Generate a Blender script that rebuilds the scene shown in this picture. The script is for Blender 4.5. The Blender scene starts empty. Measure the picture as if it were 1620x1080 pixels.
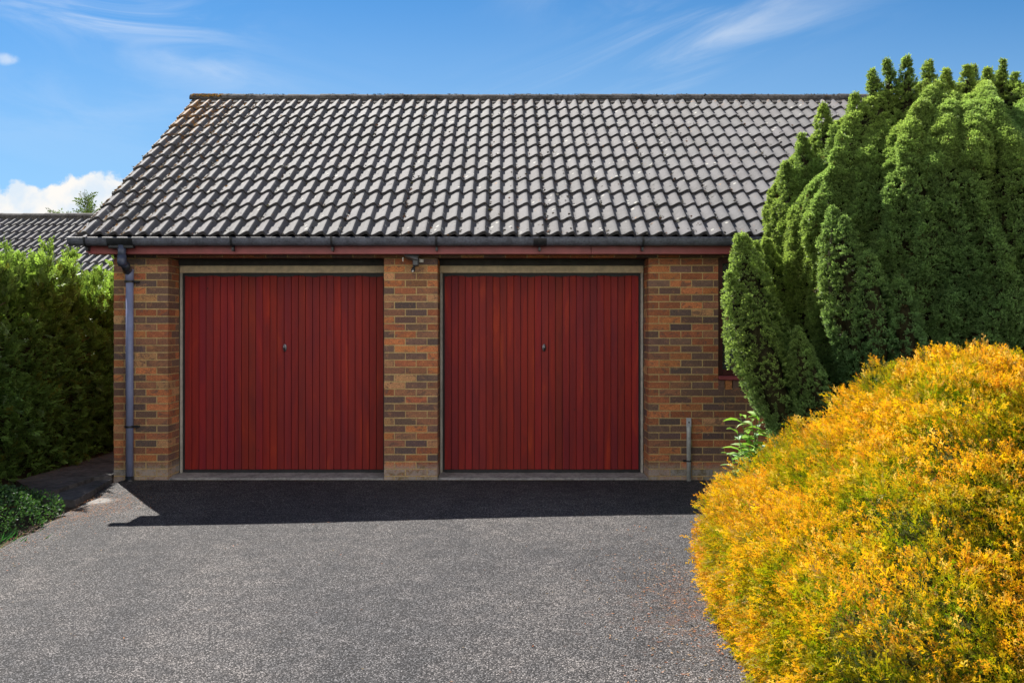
import bpy, math, random
import numpy as np
from mathutils import Vector, Matrix

random.seed(7)
rng = np.random.default_rng(11)
R = math.radians
scene = bpy.context.scene
COL = scene.collection

# ------------------------------------------------------------------ camera
EYE = 1.56
cam = bpy.data.cameras.new('camera')
cam.sensor_width = 36.0
cam.lens = 32.67
cam.shift_x = 16 / 1620
cam.shift_y = -20 / 1620
cam.clip_end = 6000
cam_o = bpy.data.objects.new('camera', cam)
cam_o.location = (0, -9.6, EYE)
cam_o.rotation_euler = (R(90), 0, 0)
COL.objects.link(cam_o)
scene.camera = cam_o

# ------------------------------------------------------------------ light
SUN_EL, SUN_AZ = 48.8, -33.0          # azimuth clockwise from +Y
SKY_STRENGTH = 0.075
SUN_STRENGTH = 5.0
scene.view_settings.view_transform = 'Standard'
scene.view_settings.look = 'None'
scene.view_settings.gamma = 1
scene.view_settings.exposure = 1.0

sd = Vector((math.sin(R(SUN_AZ)) * math.cos(R(SUN_EL)), math.cos(R(SUN_AZ)) * math.cos(R(SUN_EL)), math.sin(R(SUN_EL))))
sun = bpy.data.lights.new('sun', 'SUN')
sun.energy = SUN_STRENGTH
sun.angle = R(0.5)
sun.color = (1.0, 0.95, 0.87)
sun_o = bpy.data.objects.new('sun', sun)
sun_o.rotation_euler = sd.to_track_quat('Z', 'Y').to_euler()
sun_o.location = (-6, 10, 14)
COL.objects.link(sun_o)


class NG:
    """small helper to write node graphs"""
    def __init__(self, nt):
        self.nt = nt
        self.N = nt.nodes
        self.L = nt.links

    def new(self, t, **kw):
        n = self.N.new(t)
        for k, v in kw.items():
            setattr(n, k, v)
        return n

    def put(self, sock, v):
        if v is None:
            return
        if isinstance(v, bpy.types.NodeSocket):
            self.L.new(v, sock)
        else:
            if isinstance(v, (tuple, list)) and sock.type == 'RGBA' and len(v) == 3:
                v = (*v, 1)
            sock.default_value = v

    def m(self, op, a, b=None, c=None, clamp=False):
        n = self.new('ShaderNodeMath', operation=op)
        n.use_clamp = clamp
        self.put(n.inputs[0], a)
        self.put(n.inputs[1], b)
        self.put(n.inputs[2], c)
        return n.outputs[0]

    def mix(self, f, a, b, mode='MIX'):
        n = self.new('ShaderNodeMix', data_type='RGBA', blend_type=mode)
        self.put(n.inputs[0], f)
        self.put(n.inputs[6], a)
        self.put(n.inputs[7], b)
        return n.outputs[2]

    def noise(self, vec, scale, detail=4, rough=0.55, dist=0.0):
        n = self.new('ShaderNodeTexNoise')
        self.put(n.inputs['Vector'], vec)
        n.inputs['Scale'].default_value = scale
        n.inputs['Detail'].default_value = detail
        n.inputs['Roughness'].default_value = rough
        n.inputs['Distortion'].default_value = dist
        return n.outputs['Fac'], n.outputs['Color']

    def voro(self, vec, scale, rand=1.0, feature='F1'):
        n = self.new('ShaderNodeTexVoronoi', feature=feature)
        self.put(n.inputs['Vector'], vec)
        n.inputs['Scale'].default_value = scale
        n.inputs['Randomness'].default_value = rand
        return n

    def ramp(self, f, stops, interp='LINEAR'):
        n = self.new('ShaderNodeValToRGB')
        n.color_ramp.interpolation = interp
        el = n.color_ramp.elements
        while len(el) < len(stops):
            el.new(0.5)
        for e, (p, c) in zip(el, stops):
            e.position = p
            e.color = (*c, 1) if isinstance(c, (tuple, list)) else (c, c, c, 1)
        self.put(n.inputs[0], f)
        return n.outputs[0]

    def sstep(self, x, a, b):
        n = self.new('ShaderNodeMapRange', interpolation_type='SMOOTHSTEP')
        self.put(n.inputs[0], x)
        n.inputs[1].default_value = a
        n.inputs[2].default_value = b
        n.inputs[3].default_value = 0
        n.inputs[4].default_value = 1
        return n.outputs[0]

    def mapping(self, vec, scale=(1, 1, 1), rot=(0, 0, 0), loc=(0, 0, 0)):
        n = self.new('ShaderNodeMapping')
        self.put(n.inputs[0], vec)
        n.inputs['Location'].default_value = loc
        n.inputs['Rotation'].default_value = rot
        n.inputs['Scale'].default_value = scale
        return n.outputs[0]

    def xyz(self, vec):
        n = self.new('ShaderNodeSeparateXYZ')
        self.put(n.inputs[0], vec)
        return n.outputs

    def comb(self, x, y, z):
        n = self.new('ShaderNodeCombineXYZ')
        for i, v in enumerate((x, y, z)):
            self.put(n.inputs[i], v)
        return n.outputs[0]


world = bpy.data.worlds.new("World")
scene.world = world
world.use_nodes = True
g = NG(world.node_tree)
g.N.clear()
sky = g.new('ShaderNodeTexSky', sky_type='NISHITA')
sky.sun_disc = False
sky.sun_elevation = R(SUN_EL)
sky.sun_rotation = R(SUN_AZ)
sky.altitude = 50
sky.air_density = 0.7
sky.dust_density = 0.0
sky.ozone_density = 10.0
tc = g.new('ShaderNodeTexCoord')
dx, dy, dz = g.xyz(tc.outputs['Generated'])
ay = g.m('MAXIMUM', g.m('ABSOLUTE', dy), 0.05)
u = g.m('DIVIDE', dx, ay)
v = g.m('DIVIDE', dz, ay)
uv = g.comb(u, v, 0.0)


def blob(cu, cv, ru, rv, ang=0.0, soft=1.0):
    """soft elliptical region of the sky, in direction coordinates"""
    ca, sa = math.cos(ang), math.sin(ang)
    du = g.m('SUBTRACT', u, cu)
    dv = g.m('SUBTRACT', v, cv)
    a = g.m('DIVIDE', g.m('ADD', g.m('MULTIPLY', du, ca), g.m('MULTIPLY', dv, sa)), ru)
    b = g.m('DIVIDE', g.m('SUBTRACT', g.m('MULTIPLY', dv, ca), g.m('MULTIPLY', du, sa)), rv)
    d = g.m('ADD', g.m('MULTIPLY', a, a), g.m('MULTIPLY', b, b))
    return g.m('POWER', 2.718, g.m('MULTIPLY', d, -soft))


wisp, _ = g.noise(g.mapping(g.mapping(uv, rot=(0, 0, R(-20))), scale=(3.0, 15, 1)), 1.0, 9, 0.60, 0.9)
wisp2, _ = g.noise(g.mapping(g.mapping(uv, rot=(0, 0, R(9))), scale=(4.0, 17, 1), loc=(3.3, 1.2, 0)), 1.0, 9, 0.60, 0.9)
w1 = g.sstep(wisp, 0.40, 0.82)
w2 = g.sstep(wisp2, 0.36, 0.70)
c1 = g.m('MULTIPLY', w1, g.m('ADD', g.m('MULTIPLY', blob(0.18, 0.300, 0.20, 0.040, R(19)), 0.95), g.m('MULTIPLY', blob(0.10, 0.35, 0.10, 0.03, R(-10)), 0.6)))
c2 = g.m('MULTIPLY', w2, g.m('ADD', g.m('MULTIPLY', blob(-0.42, 0.342, 0.11, 0.028, R(-6)), 1.3),
                             g.m('ADD', g.m('MULTIPLY', blob(-0.32, 0.285, 0.08, 0.020, R(-12)), 0.55), g.m('MULTIPLY', blob(-0.45, 0.24, 0.3, 0.05), 0.18))))
puff, _ = g.noise(uv, 34, 8, 0.6, 0.2)
c3 = g.m('MULTIPLY', g.sstep(g.m('ADD', g.m('MULTIPLY', puff, 0.5), g.m('MULTIPLY', blob(-0.535, 0.290, 0.026, 0.011, R(-8)), 0.55)), 0.56, 0.86), 0.85)
cirrus = g.m('MINIMUM', g.m('ADD', g.m('ADD', c1, c2), c3), 1.0)
# cumulus bank low in the sky
big, _ = g.noise(g.mapping(uv, scale=(1, 0.5, 1), loc=(0.37, 0, 0)), 11, 1.5, 0.5)
med, _ = g.noise(uv, 32, 4, 0.5)
fin, _ = g.noise(uv, 85, 5, 0.6)
hgt = g.m('ADD', 0.102, g.m('ADD', g.m('MULTIPLY', big, 0.045), g.m('ADD', g.m('MULTIPLY', med, 0.040), g.m('MULTIPLY', fin, 0.022))))
hgt = g.m('ADD', hgt, g.m('MULTIPLY', blob(-0.435, 0.16, 0.035, 0.5), 0.014))
hgt = g.m('SUBTRACT', hgt, g.m('MULTIPLY', blob(-0.492, 0.16, 0.018, 0.5), 0.012))
cum = g.sstep(g.m('SUBTRACT', hgt, v), -0.002, 0.007)
shade, _ = g.noise(g.mapping(uv, loc=(0.0, 0.012, 0)), 26, 5, 0.55)
cumcol = g.mix(g.sstep(shade, 0.35, 0.65), (5.0, 5.7, 6.4), (6.7, 6.5, 6.2))
skycol = g.mix(1.0, sky.outputs[0], (0.56, 0.97, 0.95), 'MULTIPLY')
hz = g.sstep(v, 0.42, 0.12)
skycol = g.mix(g.m('MULTIPLY', hz, 0.55), skycol, (2.9, 4.2, 5.3))
skycol = g.mix(g.m('MULTIPLY', cirrus, 0.62), skycol, (6.0, 6.3, 6.6))
skycol = g.mix(cum, skycol, cumcol)
# unseen bright cloud bank added behind the camera to fill the shaded facade
dirv = tc.outputs['Generated']
bn, _ = g.noise(dirv, 3.2, 6, 0.55)
bn2, _ = g.noise(dirv, 9.0, 6, 0.6)
bank = g.m('MULTIPLY', g.sstep(g.m('SUBTRACT', g.m('ADD', 0.40, g.m('MULTIPLY', bn, 0.35)), dz), -0.02, 0.03), g.sstep(dy, -0.05, -0.25))
fill_bankcol = g.mix(g.sstep(bn2, 0.35, 0.65), (8.0, 7.8, 7.8), (14.0, 13.2, 12.2))
skycol = g.mix(bank, skycol, fill_bankcol)
bg = g.new('ShaderNodeBackground')
g.L.new(skycol, bg.inputs[0])
bg.inputs[1].default_value = SKY_STRENGTH
wo = g.new('ShaderNodeOutputWorld')
g.L.new(bg.outputs[0], wo.inputs[0])


# ------------------------------------------------------------------ materials
def mat(name):
    m_ = bpy.data.materials.new(name)
    m_.use_nodes = True
    gg = NG(m_.node_tree)
    bs = gg.N['Principled BSDF']
    return m_, gg, bs


def simple(name, col, rough=0.6, metal=0.0, nscale=20, namt=0.25, bump=0.0, spec=0.5, col2=None):
    m_, gg, bs = mat(name)
    t = gg.new('ShaderNodeTexCoord').outputs['Object']
    f, _ = gg.noise(t, nscale, 6, 0.6)
    f2, _ = gg.noise(t, nscale * 0.15, 3, 0.5)
    k = gg.m('ADD', gg.m('MULTIPLY', f, 0.6), gg.m('MULTIPLY', f2, 0.4))
    dark = tuple(c * (1 - namt) for c in col)
    lite = col2 or tuple(min(1, c * (1 + namt)) for c in col)
    gg.put(bs.inputs['Base Color'], gg.mix(gg.sstep(k, 0.32, 0.68), dark, lite))
    bs.inputs['Roughness'].default_value = rough
    bs.inputs['Metallic'].default_value = metal
    bs.inputs['Specular IOR Level'].default_value = spec
    if bump:
        b = gg.new('ShaderNodeBump')
        b.inputs['Strength'].default_value = bump
        b.inputs['Distance'].default_value = 0.01
        gg.put(b.inputs['Height'], f)
        gg.L.new(b.outputs[0], bs.inputs['Normal'])
    return m_


def brick_mat():
    m_, gg, bs = mat('brickwork')
    t = gg.new('ShaderNodeTexCoord').outputs['Object']
    at = gg.new('ShaderNodeAttribute', attribute_name='Col')
    base = at.outputs['Color']
    f1, c1_ = gg.noise(gg.mapping(t, scale=(1, 1, 1.6)), 10, 7, 0.78, 1.0)
    f2, _ = gg.noise(gg.mapping(t, scale=(1, 1, 2.5)), 70, 5, 0.7)
    f3, _ = gg.noise(t, 260, 3, 0.6)
    c = gg.mix(gg.m('MULTIPLY', gg.sstep(f1, 0.515, 0.60), 0.78), base, (0.17, 0.108, 0.088))
    c = gg.mix(gg.m('MULTIPLY', gg.sstep(f1, 0.46, 0.36), 0.50), c, gg.mix(1.0, gg.mix(0.55, base, (0.60, 0.30, 0.14)), (1.25, 1.2, 1.1), 'MULTIPLY'))
    c = gg.mix(gg.sstep(f2, 0.30, 0.70), gg.mix(1.0, c, (0.60, 0.58, 0.56), 'MULTIPLY'), gg.mix(1.0, c, (1.42, 1.36, 1.28), 'MULTIPLY'))
    c = gg.mix(gg.m('MULTIPLY', gg.sstep(f3, 0.62, 0.75), 0.35), c, (0.05, 0.04, 0.035))
    # cement splash and salts on the bottom courses
    z = gg.xyz(t)[2]
    f4, _ = gg.noise(t, 9, 6, 0.8)
    f5, _ = gg.noise(t, 45, 5, 0.7)
    k = gg.sstep(gg.m('ADD', z, gg.m('ADD', gg.m('MULTIPLY', f4, -0.16), gg.m('MULTIPLY', f5, -0.10))), 0.06, -0.03)
    k = gg.m('MULTIPLY', k, gg.sstep(f5, 0.28, 0.50))
    c = gg.mix(gg.m('MULTIPLY', k, 0.75), c, gg.mix(gg.sstep(f4, 0.45, 0.65), (0.40, 0.38, 0.35), (0.20, 0.17, 0.08)))
    gg.put(bs.inputs['Base Color'], c)
    bs.inputs['Roughness'].default_value = 0.92
    bs.inputs['Specular IOR Level'].default_value = 0.2
    b = gg.new('ShaderNodeBump')
    b.inputs['Strength'].default_value = 0.6
    b.inputs['Distance'].default_value = 0.004
    gg.put(b.inputs['Height'], gg.m('ADD', f2, gg.m('MULTIPLY', f3, 0.5)))
    gg.L.new(b.outputs[0], bs.inputs['Normal'])
    return m_


def tile_mat():
    m_, gg, bs = mat('concrete_tile')
    t = gg.new('ShaderNodeTexCoord').outputs['Object']
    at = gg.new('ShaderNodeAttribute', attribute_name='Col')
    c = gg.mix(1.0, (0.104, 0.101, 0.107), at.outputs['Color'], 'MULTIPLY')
    f1, _ = gg.noise(t, 3.0, 5, 0.6)
    f2, _ = gg.noise(t, 28, 6, 0.7)
    f3, _ = gg.noise(t, 110, 4, 0.7)
    c = gg.mix(gg.sstep(f1, 0.35, 0.65), gg.mix(1.0, c, (0.82, 0.81, 0.80), 'MULTIPLY'), gg.mix(1.0, c, (1.10, 1.09, 1.08), 'MULTIPLY'))
    c = gg.mix(gg.m('MULTIPLY', gg.sstep(f2, 0.40, 0.72), 0.40), c, (0.168, 0.163, 0.168))
    c = gg.mix(gg.m('MULTIPLY', gg.sstep(f3, 0.56, 0.7), 0.4), c, (0.06, 0.055, 0.05))
    # pale lichen discs
    vo = gg.voro(t, 9.0)
    cr, _ = gg.noise(t, 5, 2)
    k = gg.m('MULTIPLY', gg.sstep(vo.outputs['Distance'], 0.22, 0.12), gg.sstep(cr, 0.50, 0.56))
    c = gg.mix(gg.m('MULTIPLY', k, 0.8), c, (0.46, 0.45, 0.40))
    # black moss tufts
    vo2 = gg.voro(gg.mapping(t, loc=(3, 7, 1)), 7.0)
    cr2, _ = gg.noise(gg.mapping(t, loc=(9, 0, 0)), 3.5, 3)
    n2, _ = gg.noise(t, 60, 3)
    dist2 = gg.m('ADD', vo2.outputs['Distance'], gg.m('MULTIPLY', gg.m('SUBTRACT', n2, 0.5), 0.18))
    k2 = gg.m('MULTIPLY', gg.sstep(dist2, 0.135, 0.10), gg.sstep(cr2, 0.47, 0.52))
    c = gg.mix(k2, c, (0.022, 0.018, 0.012))
    # orange lichen, most of it near the left verge and the ridge
    x, y, z = gg.xyz(t)
    nl, _ = gg.noise(gg.mapping(t, loc=(1, 2, 3)), 16, 5, 0.7)
    near = gg.m('MAXIMUM', gg.m('MULTIPLY', gg.sstep(x, 1.3, 0.0), gg.sstep(z, 0.6, 2.3)), gg.m('MULTIPLY', gg.sstep(z, 2.0, 2.28), 0.45))
    near = gg.m('ADD', near, 0.17)
    k3 = gg.sstep(gg.m('ADD', nl, gg.m('MULTIPLY', near, 0.20)), 0.69, 0.73)
    c = gg.mix(k3, c, gg.mix(gg.sstep(n2, 0.4, 0.6), (0.34, 0.155, 0.03), (0.13, 0.075, 0.04)))
    gg.put(bs.inputs['Base Color'], c)
    bs.inputs['Roughness'].default_value = 0.78
    bs.inputs['Specular IOR Level'].default_value = 0.35
    b = gg.new('ShaderNodeBump')
    b.inputs['Strength'].default_value = 0.5
    b.inputs['Distance'].default_value = 0.006
    gg.put(b.inputs['Height'], gg.m('ADD', gg.m('ADD', f2, gg.m('MULTIPLY', f3, 0.5)), gg.m('MULTIPLY', k2, 2.0)))
    gg.L.new(b.outputs[0], bs.inputs['Normal'])
    return m_


def door_mat():
    m_, gg, bs = mat('mahogany_stained_boards')
    t = gg.new('ShaderNodeTexCoord').outputs['Object']
    at = gg.new('ShaderNodeAttribute', attribute_name='Col')
    off = gg.new('ShaderNodeVectorMath', operation='ADD')
    gg.put(off.inputs[0], gg.mapping(t, scale=(7, 7, 0.9)))
    gg.put(off.inputs[1], gg.mix(1.0, at.outputs['Color'], (1.1, 1.1, 1.1), 'MULTIPLY'))
    f1, _ = gg.noise(off.outputs[0], 1.0, 5, 0.6, 0.8)
    off2 = gg.mapping(off.outputs[0], scale=(2.6, 2.6, 3.5))
    f2, _ = gg.noise(off2, 2.2, 6, 0.65)
    f3, _ = gg.noise(gg.mapping(t, scale=(90, 90, 2.5)), 1.0, 3, 0.6)
    c = gg.mix(gg.sstep(f1, 0.36, 0.62), (0.220, 0.018, 0.021), (0.310, 0.023, 0.018))
    c = gg.mix(gg.m('MULTIPLY', gg.sstep(f1, 0.58, 0.72), 0.6), c, (0.50, 0.055, 0.018))
    c = gg.mix(gg.m('MULTIPLY', gg.sstep(f2, 0.55, 0.74), 0.4), c, (0.12, 0.026, 0.026))
    c = gg.mix(gg.m('MULTIPLY', f3, 0.35), c, (0.09, 0.016, 0.014))
    sep = gg.xyz(at.outputs['Color'])
    c = gg.mix(1.0, c, gg.comb(gg.m('ADD', 0.88, gg.m('MULTIPLY', sep[0], 0.20)), gg.m('ADD', 0.85, gg.m('MULTIPLY', sep[1], 0.3)), gg.m('ADD', 0.75, gg.m('MULTIPLY', sep[2], 0.5))), 'MULTIPLY')
    kn = gg.voro(gg.mapping(t, scale=(1, 1, 0.6)), 5.5)
    c = gg.mix(gg.m('MULTIPLY', gg.sstep(kn.outputs['Distance'], 0.05, 0.025), 0.8), c, (0.02, 0.008, 0.008))
    gg.put(bs.inputs['Base Color'], c)
    bs.inputs['Roughness'].default_value = 0.55
    bs.inputs['Specular IOR Level'].default_value = 0.22
    b = gg.new('ShaderNodeBump')
    b.inputs['Strength'].default_value = 0.25
    b.inputs['Distance'].default_value = 0.002
    gg.put(b.inputs['Height'], f3)
    gg.L.new(b.outputs[0], bs.inputs['Normal'])
    return m_


def tarmac_mat():
    m_, gg, bs = mat('worn_tarmac')
    t = gg.new('ShaderNodeTexCoord').outputs['Object']
    vo = gg.voro(t, 138)
    vo2 = gg.voro(t, 160)
    f0, _ = gg.noise(gg.mapping(t, scale=(1.0, 0.55, 1)), 0.8, 6, 0.62, 0.5)
    f1, _ = gg.noise(t, 6, 5, 0.65)
    f2, _ = gg.noise(t, 240, 2, 0.6)
    r = gg.xyz(vo.outputs['Color'])
    c = gg.ramp(r[0], [(0.0, (0.022, 0.021, 0.023)), (0.32, (0.076, 0.073, 0.075)), (0.70, (0.165, 0.158, 0.157)), (0.98, (0.40, 0.38, 0.37))])
    # the binder shows dark between the stones
    c = gg.mix(gg.sstep(vo.outputs['Distance'], 0.40, 0.66), c, (0.018, 0.017, 0.018))
    c = gg.mix(gg.m('MULTIPLY', gg.sstep(f2, 0.35, 0.65), 0.35), c, gg.mix(1.0, c, (0.55, 0.55, 0.55), 'MULTIPLY'))
    c = gg.mix(gg.sstep(f0, 0.38, 0.60), gg.mix(1.0, c, (0.76, 0.77, 0.80), 'MULTIPLY'), gg.mix(1.0, c, (1.08, 1.06, 1.05), 'MULTIPLY'))
    c = gg.mix(gg.sstep(f1, 0.35, 0.68), gg.mix(1.0, c, (0.80, 0.81, 0.83), 'MULTIPLY'), gg.mix(1.0, c, (1.20, 1.17, 1.15), 'MULTIPLY'))
    x, y, z = gg.xyz(t)
    # rusty brown litter dust beside the golden bush and near the hedge
    d1 = gg.m('POWER', 2.718, gg.m('MULTIPLY', -1.0, gg.m('ADD', gg.m('POWER', gg.m('DIVIDE', gg.m('SUBTRACT', x, 1.05), 0.55), 2.0), gg.m('POWER', gg.m('DIVIDE', gg.m('ADD', y, 4.6), 0.9), 2.0))))
    d2 = gg.m('POWER', 2.718, gg.m('MULTIPLY', -1.0, gg.m('ADD', gg.m('POWER', gg.m('DIVIDE', gg.m('ADD', x, 3.65), 0.45), 2.0), gg.m('POWER', gg.m('DIVIDE', gg.m('ADD', y, 1.5), 0.7), 2.0))))
    f4, _ = gg.noise(t, 14, 6, 0.75)
    k = gg.sstep(gg.m('ADD', f4, gg.m('MULTIPLY', gg.m('ADD', d1, d2), 0.20)), 0.64, 0.82)
    c = gg.mix(gg.m('MULTIPLY', k, 0.55), c, (0.125, 0.070, 0.052))
    # pale cement patch by the corner of the path
    d3 = gg.m('POWER', 2.718, gg.m('MULTIPLY', -1.0, gg.m('ADD', gg.m('POWER', gg.m('DIVIDE', gg.m('ADD', x, 3.72), 0.17), 2.0), gg.m('POWER', gg.m('DIVIDE', gg.m('ADD', y, 1.05), 0.16), 2.0))))
    k = gg.sstep(gg.m('ADD', gg.m('MULTIPLY', f4, 0.6), gg.m('MULTIPLY', d3, 0.6)), 0.50, 0.75)
    c = gg.mix(gg.m('MULTIPLY', k, 0.85), c, (0.30, 0.29, 0.28))
    # moss along the foot of the wall
    k = gg.m('MULTIPLY', gg.sstep(y, -0.16, -0.02), gg.sstep(f1, 0.5, 0.62))
    c = gg.mix(gg.m('MULTIPLY', k, 0.6), c, (0.05, 0.06, 0.02))
    gg.put(bs.inputs['Base Color'], c)
    bs.inputs['Roughness'].default_value = 0.85
    bs.inputs['Specular IOR Level'].default_value = 0.3
    b = gg.new('ShaderNodeBump')
    b.inputs['Strength'].default_value = 0.9
    b.inputs['Distance'].default_value = 0.006
    h = gg.m('ADD', gg.m('SUBTRACT', 1.0, vo.outputs['Distance']), gg.m('MULTIPLY', vo2.outputs['Distance'], -0.3))
    gg.put(b.inputs['Height'], h)
    gg.L.new(b.outputs[0], bs.inputs['Normal'])
    return m_


def leaf_mat(name, rough=0.5, trans=0.35, tcol=(1.0, 1.0, 0.6), spec=0.3):
    m_, gg, bs = mat(name)
    at = gg.new('ShaderNodeAttribute', attribute_name='Col')
    gg.put(bs.inputs['Base Color'], at.outputs['Color'])
    bs.inputs['Roughness'].default_value = rough
    bs.inputs['Specular IOR Level'].default_value = spec
    tr = gg.new('ShaderNodeBsdfTranslucent')
    gg.put(tr.inputs['Color'], gg.mix(1.0, at.outputs['Color'], tcol, 'MULTIPLY'))
    mx = gg.new('ShaderNodeMixShader')
    mx.inputs[0].default_value = trans
    gg.L.new(bs.outputs[0], mx.inputs[1])
    gg.L.new(tr.outputs[0], mx.inputs[2])
    gg.L.new(mx.outputs[0], gg.N['Material Output'].inputs['Surface'])
    return m_


def soil_mat():
    m_, gg, bs = mat('soil_and_grass')
    t = gg.new('ShaderNodeTexCoord').outputs['Object']
    f1, _ = gg.noise(t, 25, 6, 0.7)
    f2, _ = gg.noise(t, 120, 4, 0.7)
    f3, _ = gg.noise(t, 0.25, 3, 0.6)
    soil = gg.mix(gg.sstep(f1, 0.35, 0.65), (0.030, 0.019, 0.012), (0.095, 0.055, 0.030))
    soil = gg.mix(gg.sstep(f2, 0.5, 0.7), soil, (0.12, 0.075, 0.04))
    grass = gg.mix(f1, (0.030, 0.060, 0.012), (0.085, 0.13, 0.03))
    x, y, z = gg.xyz(t)
    r2 = gg.m('SQRT', gg.m('ADD', gg.m('MULTIPLY', x, x), gg.m('MULTIPLY', y, y)))
    far = gg.sstep(gg.m('ADD', r2, gg.m('MULTIPLY', f3, 4.0)), 12, 16)
    gg.put(bs.inputs['Base Color'], gg.mix(far, soil, grass))
    bs.inputs['Roughness'].default_value = 0.95
    b = gg.new('ShaderNodeBump')
    b.inputs['Strength'].default_value = 0.8
    b.inputs['Distance'].default_value = 0.02
    gg.put(b.inputs['Height'], gg.m('ADD', f1, f2))
    gg.L.new(b.outputs[0], bs.inputs['Normal'])
    return m_


M = dict(
    brick=brick_mat(),
    mortar=simple('lime_mortar', (0.50, 0.36, 0.17), 0.95, nscale=60, namt=0.3, bump=0.5, spec=0.15),
    tile=tile_mat(),
    ridge=simple('weathered_ridge_concrete', (0.085, 0.078, 0.074), 0.9, nscale=26, namt=0.65, bump=0.9, spec=0.2),
    door=door_mat(),
    tarmac=tarmac_mat(),
    soil=soil_mat(),
    fascia=simple('maroon_fascia_paint', (0.27, 0.060, 0.065), 0.45, nscale=9, namt=0.22),
    dark=simple('black_rubber', (0.018, 0.018, 0.021), 0.6, nscale=20, namt=0.3),
    steel=simple('dark_lintel_steel', (0.035, 0.032, 0.03), 0.7, nscale=12, namt=0.4),
    cream=simple('weathered_cream_timber', (0.66, 0.54, 0.36), 0.75, nscale=18, namt=0.22, bump=0.1),
    post=simple('white_frame_paint', (0.42, 0.40, 0.35), 0.7, nscale=18, namt=0.25),
    gutter=simple('dark_gutter_plastic', (0.105, 0.115, 0.150), 0.5, nscale=45, namt=0.45, spec=0.5),
    gutjoint=simple('black_gutter_fitting', (0.022, 0.024, 0.030), 0.4, nscale=30, namt=0.4),
    pipe=simple('faded_blue_grey_plastic', (0.215, 0.245, 0.40), 0.45, nscale=8, namt=0.15),
    pipedark=simple('slate_blue_plastic', (0.060, 0.075, 0.13), 0.4, nscale=18, namt=0.3),
    concrete=simple('threshold_concrete', (0.36, 0.345, 0.32), 0.95, nscale=30, namt=0.4, bump=0.8, spec=0.2),
    slab=simple('damp_paving_slab', (0.085, 0.079, 0.080), 0.8, nscale=16, namt=0.6, bump=0.6, spec=0.3),
    galv=simple('dull_galvanised_steel', (0.46, 0.47, 0.45), 0.6, 0.1, nscale=30, namt=0.25),
    galvlight=simple('bright_steel_cap', (0.55, 0.57, 0.62), 0.45, 0.3, nscale=30, namt=0.15),
    metal=simple('dark_chrome', (0.20, 0.21, 0.24), 0.28, 0.9, nscale=30, namt=0.15),
    lampbody=simple('grey_cast_lamp_body', (0.085, 0.09, 0.10), 0.5, nscale=30, namt=0.25),
    lampwhite=simple('white_plastic', (0.62, 0.60, 0.56), 0.5, nscale=30, namt=0.1),
    bark=simple('brown_bark', (0.10, 0.055, 0.038), 0.95, nscale=30, namt=0.5, bump=0.9, spec=0.1),
    yewcore=simple('shaded_yew_twigs', (0.026, 0.024, 0.011), 0.95, nscale=40, namt=0.55, bump=0.9, spec=0.1),  # twig core darkened to stand in for the shade in the gaps
    shadow=simple('shaded_twig_mass', (0.030, 0.022, 0.013), 0.95, nscale=40, namt=0.5, bump=0.9, spec=0.1),
    yew=leaf_mat('yew_needles', 0.42, 0.55, (0.95, 1.0, 0.7), 0.35),
    thuja=leaf_mat('golden_thuja_scales', 0.5, 0.60, (1.0, 0.98, 0.35), 0.25),
    hedge=leaf_mat('hedge_scales', 0.38, 0.45, (0.95, 1.05, 0.6), 0.45),
    leaf=leaf_mat('broad_leaves', 0.5, 0.35, (0.9, 1.1, 0.5), 0.3),
    litter=leaf_mat('dry_litter', 0.8, 0.1, (1, 1, 1), 0.2),
    maroonwood=simple('maroon_window_paint', (0.075, 0.018, 0.018), 0.4, nscale=15, namt=0.2),
    lead=simple('lead_strip', (0.10, 0.10, 0.11), 0.5, 0.5, nscale=30, namt=0.2),
    roomdark=simple('dark_interior', (0.03, 0.028, 0.025), 0.9, nscale=3, namt=0.3),
)
gm, gg, bs = mat('window_glass')
bs.inputs['Base Color'].default_value = (0.05, 0.06, 0.055, 1)
bs.inputs['Roughness'].default_value = 0.06
bs.inputs['Specular IOR Level'].default_value = 0.9
t_ = gg.new('ShaderNodeTexCoord').outputs['Object']
fg, _ = gg.noise(t_, 5, 2)
bb = gg.new('ShaderNodeBump')
bb.inputs['Strength'].default_value = 0.12
gg.put(bb.inputs['Height'], fg)
gg.L.new(bb.outputs[0], bs.inputs['Normal'])
M['glass'] = gm


# ------------------------------------------------------------------ mesh helpers
def tag(o, label=None, cat=None, group=None, kind=None):
    if label:
        o['label'] = label
    if cat:
        o['category'] = cat
    if group:
        o['group'] = group
    if kind:
        o['kind'] = kind
    return o


def empty(name, loc=(0, 0, 0)):
    o = bpy.data.objects.new(name, None)
    o.location = loc
    o.empty_display_size = 0.2
    COL.objects.link(o)
    return o


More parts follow.
